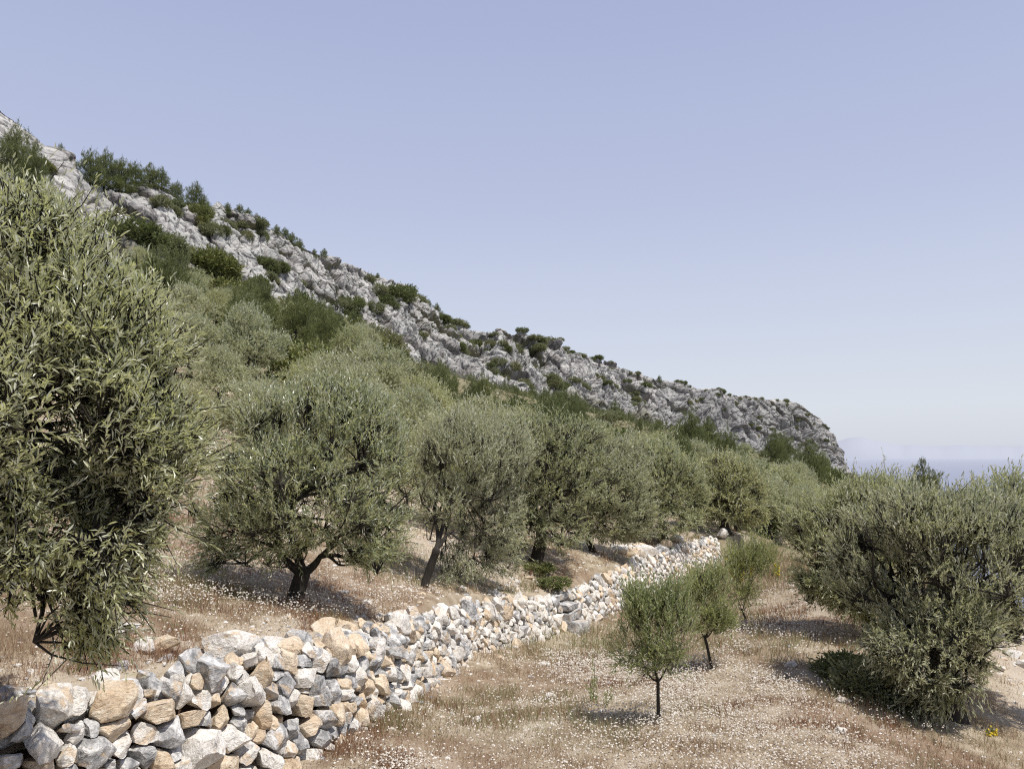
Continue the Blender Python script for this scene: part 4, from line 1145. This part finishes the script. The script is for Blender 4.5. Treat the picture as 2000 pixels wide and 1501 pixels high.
# --- shrubs rooted in the rock, placed where the photo shows clumps
clumps = [(400, 430, 4, 2.0, 'lime'), (375, 400, 2, 1.8, 'lime'), (90, 330, 3, 1.6, 'lime'), (230, 400, 3, 1.3, 'shrub'), (330, 412, 4, 1.6, 'shrub'), (430, 440, 6, 1.7, 'shrub'), (480, 460, 5, 1.6, 'shrub'), (200, 440, 5, 1.6, 'shrub'), (275, 500, 5, 2.6, 'shrub'), (330, 505, 5, 2.4, 'shrub'), (400, 525, 4, 2.3, 'shrub'),
          (400, 560, 3, 3.0, 'lime'), (430, 580, 3, 2.8, 'lime'), (520, 520, 4, 2.0, 'shrub'), (510, 545, 3, 1.8, 'shrub'), (550, 530, 2, 1.7, 'shrub'), (590, 545, 2, 1.3, 'shrub'), (500, 455, 3, 1.6, 'shrub'), (690, 595, 4, 2.2, 'shrub'), (720, 590, 3, 2.8, 'shrub'), (750, 605, 3, 2.2, 'shrub'), (780, 598, 3, 3.0, 'shrub'),
          (820, 608, 3, 2.4, 'shrub'), (850, 650, 3, 2.0, 'shrub'), (735, 545, 1, 1.6, 'shrub'), (865, 655, 3, 1.8, 'shrub'), (890, 690, 4, 2.3, 'shrub'), (880, 620, 3, 1.8, 'shrub'), (900, 632, 4, 1.8, 'shrub'), (905, 660, 3, 1.6, 'shrub'),
          (950, 670, 5, 2.1, 'shrub'), (975, 690, 5, 2.1, 'shrub'), (1000, 690, 3, 1.8, 'shrub'), (1040, 700, 7, 2.3, 'shrub'), (1060, 690, 5, 2.2, 'shrub'), (1085, 700, 3, 2.6, 'shrub'), (1030, 665, 5, 1.8, 'shrub'), (1060, 672, 4, 1.8, 'shrub'), (1100, 685, 5, 1.8, 'shrub'), (1150, 700, 5, 1.8, 'shrub'), (1190, 708, 4, 1.6, 'shrub'),
          (970, 715, 4, 2.0, 'shrub'), (1000, 730, 5, 2.2, 'shrub'), (1030, 740, 5, 2.2, 'shrub'), (1080, 750, 5, 2.4, 'shrub'), (1130, 745, 5, 2.3, 'shrub'), (1170, 745, 5, 2.0, 'shrub'), (1210, 760, 5, 2.2, 'shrub'), (1260, 770, 5, 2.3, 'shrub'), (1250, 790, 4, 2.4, 'shrub'),
          (1330, 750, 8, 1.5, 'shrub'), (1400, 765, 8, 1.5, 'shrub'), (1460, 775, 7, 1.4, 'shrub'), (1530, 787, 6, 1.3, 'shrub'), (1240, 728, 5, 1.5, 'shrub'), (1420, 790, 4, 1.4, 'shrub'), (1480, 830, 5, 1.5, 'shrub'), (1520, 850, 4, 1.6, 'lime'), (1550, 830, 5, 1.4, 'shrub'), (1590, 870, 4, 1.5, 'shrub'), (1340, 800, 5, 1.6, 'shrub'), (1610, 830, 3, 1.4, 'shrub')]
def zone(px):
    if px < 300: return 'leftmost rocks under the skyline pine clump'
    if px < 460: return 'rock face below the domed rock'
    if px < 640: return 'steep rock below the descending skyline pines'
    if px < 800: return 'middle rock face above the pine belt'
    if px < 930: return 'rocks under the skyline tree pair'
    if px < 1110: return 'broken slope below the small skyline knob'
    if px < 1300: return 'sloping rock where the far cliff begins'
    if px < 1480: return 'left half of the far cliff'
    return 'rounded end of the headland'
nsh = 0
for cx, cy, k_, s_, kd in clumps:
    for _ in range(k_):
        if nsh >= 270: break
        px, py = cx + prg.normal() * 14, cy + prg.normal() * 7
        p = on_ridge_py(px, py)
        sz = s_ * prg.uniform(.6, 1.05) * .82
        kind = kd if prg.random() < .85 or kd == 'lime' else 'shrub'
        lbl = ('bright green ' if kind == 'lime' else 'dark green ') + 'small shrub rooted on the ' + zone(px)
        plant(kind, p - np.array([0, 0, .25]), sz, lbl, ('bright ' if kind == 'lime' else 'dark ') + 'shrubs on the ' + zone(px), squash=prg.uniform(.7, 1.0))
        nsh += 1
# trees at the headland foot and beyond the right olives
for kind, px, py, d, s_, l_ in [('pine', 1530, 934, 190, 1.25, 'taller dark pine at the foot of the headland cliff'), ('pine', 1512, 935, 192, .8, 'small pine left of the taller one below the headland'), ('lime', 1620, 936, 170, 3.0, 'bright green bush below the headland end'),
                                ('shrub', 1580, 938, 170, 3.4, 'dark bush between pine and bright bush under the headland'), ('shrub', 1655, 942, 175, 2.8, 'dark bush at the foot of the headland tip'), ('shrub', 1550, 942, 150, 3.6, 'wide dark bush in front of the headland pine'),
                                ('pine', 1806, 985, 40, .58, 'small dark pine poking above the right olives'), ('pine', 1855, 985, 44, .34, 'very small pine tip right of the dark one, above the olives'), ('olive', 1500, 1010, 38, .85, 'olive tree behind the grassy path end'), ('olive', 1560, 1000, 40, .8, 'olive tree at the far end of the terrace, left of the right-hand olives'),
                                ('olive', 1530, 975, 50, 1.0, 'round olive tree on the low saddle before the headland'), ('olive', 1590, 985, 52, 1.0, 'olive tree on the saddle just left of the right-hand olives'), ('shrub', 1480, 1035, 39, 1.5, 'low bush closing off the grassy path')]:
    p = U(px, py, d)
    q = gz(px, d)
    plant(kind, q - np.array([0, 0, .1]) if kind != 'pine' or d > 60 else p - np.array([0, 0, 1.2]), s_, l_)

def crest(px):
    ds = np.linspace(45, 280, 120)
    x = (px - 1000) / FPX * ds
    z = H(x, ds)
    py = project(np.stack([x, ds, z], 1))[1]
    j = int(py.argmin())
    return np.array([x[j], ds[j], z[j]]), py[j]
for px, top, kind, l_ in [(1388, 862, 'pine', 'dark pine on the slope crest below the left part of the far cliff'), (1412, 872, 'pine', 'second dark pine on the crest below the far cliff'), (1440, 880, 'pine', 'third dark pine on the crest below the far cliff'),
                          (1462, 893, 'shrub', 'round bush on the crest left of the tall headland pine'), (1488, 898, 'shrub', 'wide round bush nearest to the tall headland pine, on its left'), (1508, 892, 'pine', 'small pine just left of the tall headland pine'), (1530, 880, 'pine', 'tallest dark pine in front of the headland cliff'),
                          (1552, 900, 'pine', 'shorter pine just right of the tall headland pine'), (1572, 908, 'shrub', 'dark bush between the headland pine and the bright bush'), (1600, 912, 'lime', 'bright green bush on the crest under the headland'), (1622, 918, 'shrub', 'bush right of the bright green one under the headland'), (1650, 926, 'shrub', 'last bush on the crest before the sea')]:
    c_, py_ = crest(px)
    hm = max((py_ - top), 8) / FPX * c_[1] + .3
    plant(kind, c_ - np.array([0, 0, .2]), hm / (5.6 if kind == 'pine' else 1.2), l_)

# --- weeds with shape
def weed(name, label, cat, px, d, stems_, h, mat, seed, flower=None, lean=.15, L=.035, Wd=.012, nl=26):
    rg = np.random.default_rng(seed)
    base = gz(px, d)
    root = thing(name, label, cat, base)
    n_ = stems_
    a_ = np.stack([rg.normal(size=n_) * .04, rg.normal(size=n_) * .04, np.full(n_, -.03)], 1)
    dr = normz(np.stack([rg.normal(size=n_) * lean, rg.normal(size=n_) * lean, np.ones(n_)], 1))
    hh = h * rg.uniform(.5, 1.0, n_)
    c_ = a_ + dr * hh[:, None]
    V, F = tubes(bez(a_, (a_ + c_) / 2 + rg.normal(size=a_.shape) * .02, c_, 5), np.repeat(np.linspace(.005, .002, 5)[None], n_, 0), 5)
    link('stem', make_mesh('stem', V, [F], mat if mat != M['lime_bush'] else M['bark']), root)
    V, F, rn = leaves(a_ + dr * .05, dr, hh * .95, nl, L, Wd, rg, 1.1)
    link('foliage', make_mesh('foliage', V, [F], mat, {'rnd': rn}), root)
    if flower:
        k_ = 22
        s = rg.uniform(.55, 1.05, (n_, k_))
        pc = (a_[:, None] + dr[:, None] * (s * hh[:, None])[..., None] + rg.normal(size=(n_, k_, 3)) * .02).reshape(-1, 3)
        V0, F0 = ico(1)
        V = (pc[:, None] + V0[None] * .014 * (d / 10)).reshape(-1, 3)
        F = (np.arange(len(pc))[:, None, None] * len(V0) + F0[None]).reshape(-1, 3)
        link('flower', make_mesh('flower', V, [F], flower, {'rnd': rg.random(len(V))}), root)['kind'] = 'stuff'
    return root
weed('weed', 'upright green weed standing in the flower carpet left of the nearest young tree', 'weed', 1152, 9.3, 3, .50, M['sapling'], 401, lean=.06, L=.05, Wd=.016, nl=34)
weed('weed', 'green weed leaning right beside the upright one', 'weed', 1180, 9.0, 3, .30, M['sapling'], 402, lean=.5, L=.045, Wd=.015)
weed('mullein', 'tall yellow flower stalks behind the farthest young tree', 'flower plant', 1442, 22.0, 7, 1.15, M['lime_bush'], 403, flower=M['yellow'], lean=.22, L=.08, Wd=.04)
weed('mullein', 'single yellow flower stalk at the end of the grass path', 'flower plant', 1512, 24.0, 2, 1.1, M['lime_bush'], 404, flower=M['yellow'], lean=.1, L=.08, Wd=.04)
weed('flower_plant', 'small yellow flowers in the shade under the big right olive', 'flower plant', 1900, 9.2, 2, .12, M['lime_bush'], 405, flower=M['yellow'], lean=.4)
weed('flower_plant', 'low yellow flowers left of the big right olive base', 'flower plant', 1720, 10.4, 4, .22, M['lime_bush'], 406, flower=M['yellow'], lean=.5)
plant('shrub', gz(1690, 9.7), .48, 'low dark bush on the bank left of the big right olive', squash=.8, var=0)
plant('shrub', gz(1745, 9.4), .42, 'low dark bush in the shade beneath the big right olive', squash=.8, var=1)
plant('shrub', gz(1640, 10.4), .40, 'dark bush on the bank edge, farthest left of the bushes by the big right olive', squash=.75, var=2)
plant('lime', gz(1078, 16.9), .42, 'bright green weedy bush at the foot of the tall olive', squash=.45)
plant('lime', gz(1052, 17.6), .36, 'smaller bright green bush left of the weedy one', squash=.5)

# ------------------------------------------------------------------ undergrowth of the slope
def undergrowth():
    rg = np.random.default_rng(530)
    n_ = 17000
    d = np.exp(rg.uniform(math.log(24), math.log(300), n_)); px = rg.uniform(-60, 1700, n_)
    x = (px - 1000) / FPX * d
    Df = np.interp(px, fpx, fD)
    nz_ = patch_noise(x, d, .12, 77)
    keep = (d < Df * 1.0) & (rg.random(n_) < sstep(-.5, .15, nz_) * sstep(22, 40, d) * (1 - sstep(1500, 1640, px) * (d < 120)))
    x, d = x[keep], d[keep]
    z = H(x, d)
    P_ = np.stack([x, d, z], 1)
    m_ = len(x)
    k_ = 5
    sz = np.repeat(np.clip(d / 60, .5, 2.2) * rg.uniform(.5, 1.1, m_), k_)
    dr = normz(rg.normal(size=(m_ * k_, 3)) * np.array([1, 1, .6]) + np.array([0, 0, .5]))
    base = np.repeat(P_, k_, 0) + dr * (sz * .25)[:, None]
    V, F, rn = leaves(base, dr, sz * .45, 5, 1.0, 1.0, rg, .9)
    # leaf size follows the clump size
    c = V.reshape(-1, 5, 4, 3); o_ = c[:, :, :1]
    sh = (sz[:, None, None, None] * np.array([.20]))
    v_ = (c - o_)
    c = o_ + v_ * sh
    m2 = (c[:, :, 1] + c[:, :, 3]) / 2
    c[:, :, 1] = m2 + (c[:, :, 1] - m2) * .35; c[:, :, 3] = m2 + (c[:, :, 3] - m2) * .35
    tag(link('undergrowth', make_mesh('undergrowth', c.reshape(-1, 3), [F], M['scrub'], {'rnd': rn})), 'low scrub filling the gaps between trees on the slope', 'undergrowth', kind='stuff')

# ------------------------------------------------------------------ ground cover
def scatter(n_, dmin, dmax, p0, p1, rg):
    d = np.exp(rg.uniform(math.log(dmin), math.log(dmax), n_))
    px = rg.uniform(p0, p1, n_)
    x = (px - 1000) / FPX * d
    return x, d
def cover(name, n_, dmin, dmax, p0, p1, label, seed, hmul, mask, mat, kindf):
    rg = np.random.default_rng(seed)
    x, y = scatter(n_, dmin, dmax, p0, p1, rg)
    sd, _ = wall_sd(x, y)
    keep = mask(x, y, sd, rg)
    x, y, sd = x[keep], y[keep], sd[keep]
    z = H(x, y)
    return rg, x, y, z, sd

def patch_noise(x, y, f, seed): return fbm(np.stack([x * f, y * f, x * 0], 1), 3, seed)

def redness(x, y):
    return np.maximum(sstep(-.1, .3, patch_noise(x, y, .75, 301)), .9 * np.exp(-(((x - 3.1) / .8) ** 2 + ((y - 7.8) / .5) ** 2)))
def greenness(x, y, sd):
    g_ = sstep(.15, .6, patch_noise(x, y, .5, 302)) * .5
    g_ = np.maximum(g_, sstep(1.0, .2, np.abs(sd + .5)) * .35 * (y > 12))
    g_ = np.maximum(g_, np.exp(-(((x - .9) / 1.6) ** 2 + ((y - 15) / 2.0) ** 2)) * .95)
    g_ = np.maximum(g_, np.exp(-(((x - 4.6) / 1.0) ** 2 + ((y - 10) / 1.6) ** 2)) * .8)
    g_ = np.maximum(g_, sstep(17, 26, y) * .35 * (sd < 0))
    return g_

undergrowth()

def grass():
    rg = np.random.default_rng(500)
    Vs, Rn = [], []
    for (n_, dmin, dmax, p0, p1) in [(340000, 5.2, 34, -100, 2100), (60000, 3.8, 9, -200, 800)]:
        x, y = scatter(n_, dmin, dmax, p0, p1, rg)
        sd, _ = wall_sd(x, y)
        dens = .45 + .40 * np.clip(patch_noise(x, y, .8, 303) * 1.5, -1, 1) + .5 * sstep(-.1, .5, patch_noise(x, y, 3.2, 311))
        keep = ((sd < -.04) | (sd > .52)) & (rg.random(len(x)) < np.clip(dens + .2, .12, 1))
        trk = sstep(5.5, 6.1, x - (y - 8.5) * .45)
        keep &= rg.random(len(x)) > trk * .75
        bank_ = (sd > 1.2) & (y > 15)
        keep &= rg.random(len(x)) > bank_ * .6
        x, y, sd = x[keep], y[keep], sd[keep]
        z = H(x, y)
        nn = len(x)
        red = redness(x, y); gr = greenness(x, y, sd)
        u_ = rg.random(nn)
        rn = .22 + .46 * u_
        rn = np.where(rg.random(nn) < red * .88, rg.uniform(0, .22, nn), rn)
        rn = np.where(rg.random(nn) < gr, rg.uniform(.72, 1, nn), rn)
        tall = sstep(18, 30, y) * (sd < 0) * (x > 3)
        cl_ = sstep(-.2, .6, patch_noise(x, y, 3.2, 311))
        h = rg.uniform(.025, .085, nn) * (.6 + 1.3 * cl_) * (1 + .9 * gr + 1.9 * tall) * np.clip(y / 11, .85, 1.5)
        w = .0016 * y / 6 * rg.uniform(.8, 1.6, nn)
        th = rg.uniform(0, 6.28, nn)
        ln = rg.normal(size=(nn, 2)) * .35
        B_ = np.stack([x, y, z - .01], 1)
        sdv = np.stack([np.cos(th) * w, np.sin(th) * w, th * 0], 1)
        tp = B_ + np.stack([ln[:, 0] * h, ln[:, 1] * h, h], 1)
        Vs.append(np.stack([B_ - sdv, B_ + sdv, tp], 1).reshape(-1, 3)); Rn.append(np.repeat(rn, 3))
    V = np.concatenate(Vs)
    F = np.arange(len(V)).reshape(-1, 3)
    tag(link('dry_grass', make_mesh('dry_grass', V, [F], M['dry'], {'rnd': np.concatenate(Rn)})), 'dry tan and reddish grass carpeting the terraces', 'grass', kind='stuff')
grass()

def heads():
    rg = np.random.default_rng(510)
    x, y = scatter(230000, 5.2, 26, -50, 2050, rg)
    sd, _ = wall_sd(x, y)
    dn = np.maximum(sstep(-.15, .45, patch_noise(x, y, .7, 305)), .8 * np.exp(-(((x - 2.0) / 1.8) ** 2 + ((y - 8.0) / 1.8) ** 2)))
    dn = dn ** 1.3 * (1 - .6 * sstep(12, 22, y))
    up_ = np.exp(-(((x + 3.2) / 1.6) ** 2 + ((y - 8.6) / 1.3) ** 2)) * 1.2 + np.exp(-(((x + 1.2) / 2.2) ** 2 + ((y - 10.6) / 1.0) ** 2)) * .7
    den = np.where(sd < 0, dn * .85 + .1, np.clip(up_, 0, 1) * .8 + .03)
    den = den * (.35 + .65 * sstep(-.25, .25, patch_noise(x, y, 2.2, 306)))
    trk = sstep(4.2, 5.0, x - (y - 8.5) * .45)
    den = den * (1 - trk) * (1 - .8 * sstep(-.9, -.1, sd) * (sd < 0))
    keep = ((sd < -.1) | (sd > .65)) & (rg.random(len(x)) < den * .85)
    x, y = x[keep], y[keep]
    z = H(x, y) + rg.uniform(.03, .13, len(x))
    V0 = np.array([[1, 0, 0], [-1, 0, 0], [0, 1, 0], [0, -1, 0], [0, 0, 1], [0, 0, -.6]], float)
    F0 = np.array([[0, 2, 4], [2, 1, 4], [1, 3, 4], [3, 0, 4], [2, 0, 5], [1, 2, 5], [3, 1, 5], [0, 3, 5]])
    r = .0095 * rg.uniform(.55, 1.4, len(x)) * np.clip(y / 9, .9, 1.4)
    C = np.stack([x, y, z], 1)
    V = (C[:, None] + V0[None] * r[:, None, None]).reshape(-1, 3)
    F = (np.arange(len(x))[:, None, None] * 6 + F0[None]).reshape(-1, 3)
    tag(link('seed_heads', make_mesh('seed_heads', V, [F], M['head'], {'rnd': np.repeat(rg.random(len(x)), 6)})), 'tiny white dried flower heads scattered over the grass', 'flowers', kind='stuff')
heads()

def pebbles():
    rg = np.random.default_rng(520)
    x, y = scatter(40000, 3.8, 32, -100, 2080, rg)
    sd, _ = wall_sd(x, y)
    trk = sstep(5.5, 6.1, x - (y - 8.5) * .45)
    pr = .10 + .6 * trk + .85 * np.exp(-((sd - .75) / .45) ** 2) + .5 * np.exp(-((sd + .15) / .15) ** 2) + .55 * ((sd > 1) & (y > 15))
    keep = ((sd < -.05) | (sd > .5)) & (rg.random(len(x)) < pr)
    x, y = x[keep], y[keep]
    z = H(x, y)
    V0, F0 = ico(1)
    n_ = len(x)
    r = .012 * rg.lognormal(0, .55, n_) * np.clip(y / 8, .8, 2.0)
    sc = rg.uniform(.6, 1.3, (n_, 1, 3)) * np.array([1, 1, .6])
    jit = rg.uniform(.75, 1.15, (n_, len(V0), 1))
    V = (np.stack([x, y, z], 1)[:, None] + V0[None] * jit * sc * r[:, None, None]).reshape(-1, 3)
    F = (np.arange(n_)[:, None, None] * len(V0) + F0[None]).reshape(-1, 3)
    so_ = rg.choice([0., 1., 2.], size=n_, p=[.15, .55, .3])
    tag(link('pebbles', make_mesh('pebbles', V, [F], M['stone'], {'tint': np.repeat(rg.random(n_), len(V0)), 'sort': np.repeat(so_, len(V0))})), 'small pale stones strewn over the soil', 'pebbles', kind='stuff')
pebbles()

# ------------------------------------------------------------------ render settings
scene.view_settings.view_transform = 'Standard'
scene.view_settings.look = 'None'
scene.view_settings.exposure = 0
scene.view_settings.gamma = 1
cy = scene.cycles
cy.max_bounces = 5; cy.diffuse_bounces = 3; cy.glossy_bounces = 2; cy.transmission_bounces = 2; cy.transparent_max_bounces = 4
cy.use_denoising = False
cy.filter_width = 1.15
cy.use_adaptive_sampling = False
cy.caustics_reflective = False; cy.caustics_refractive = False
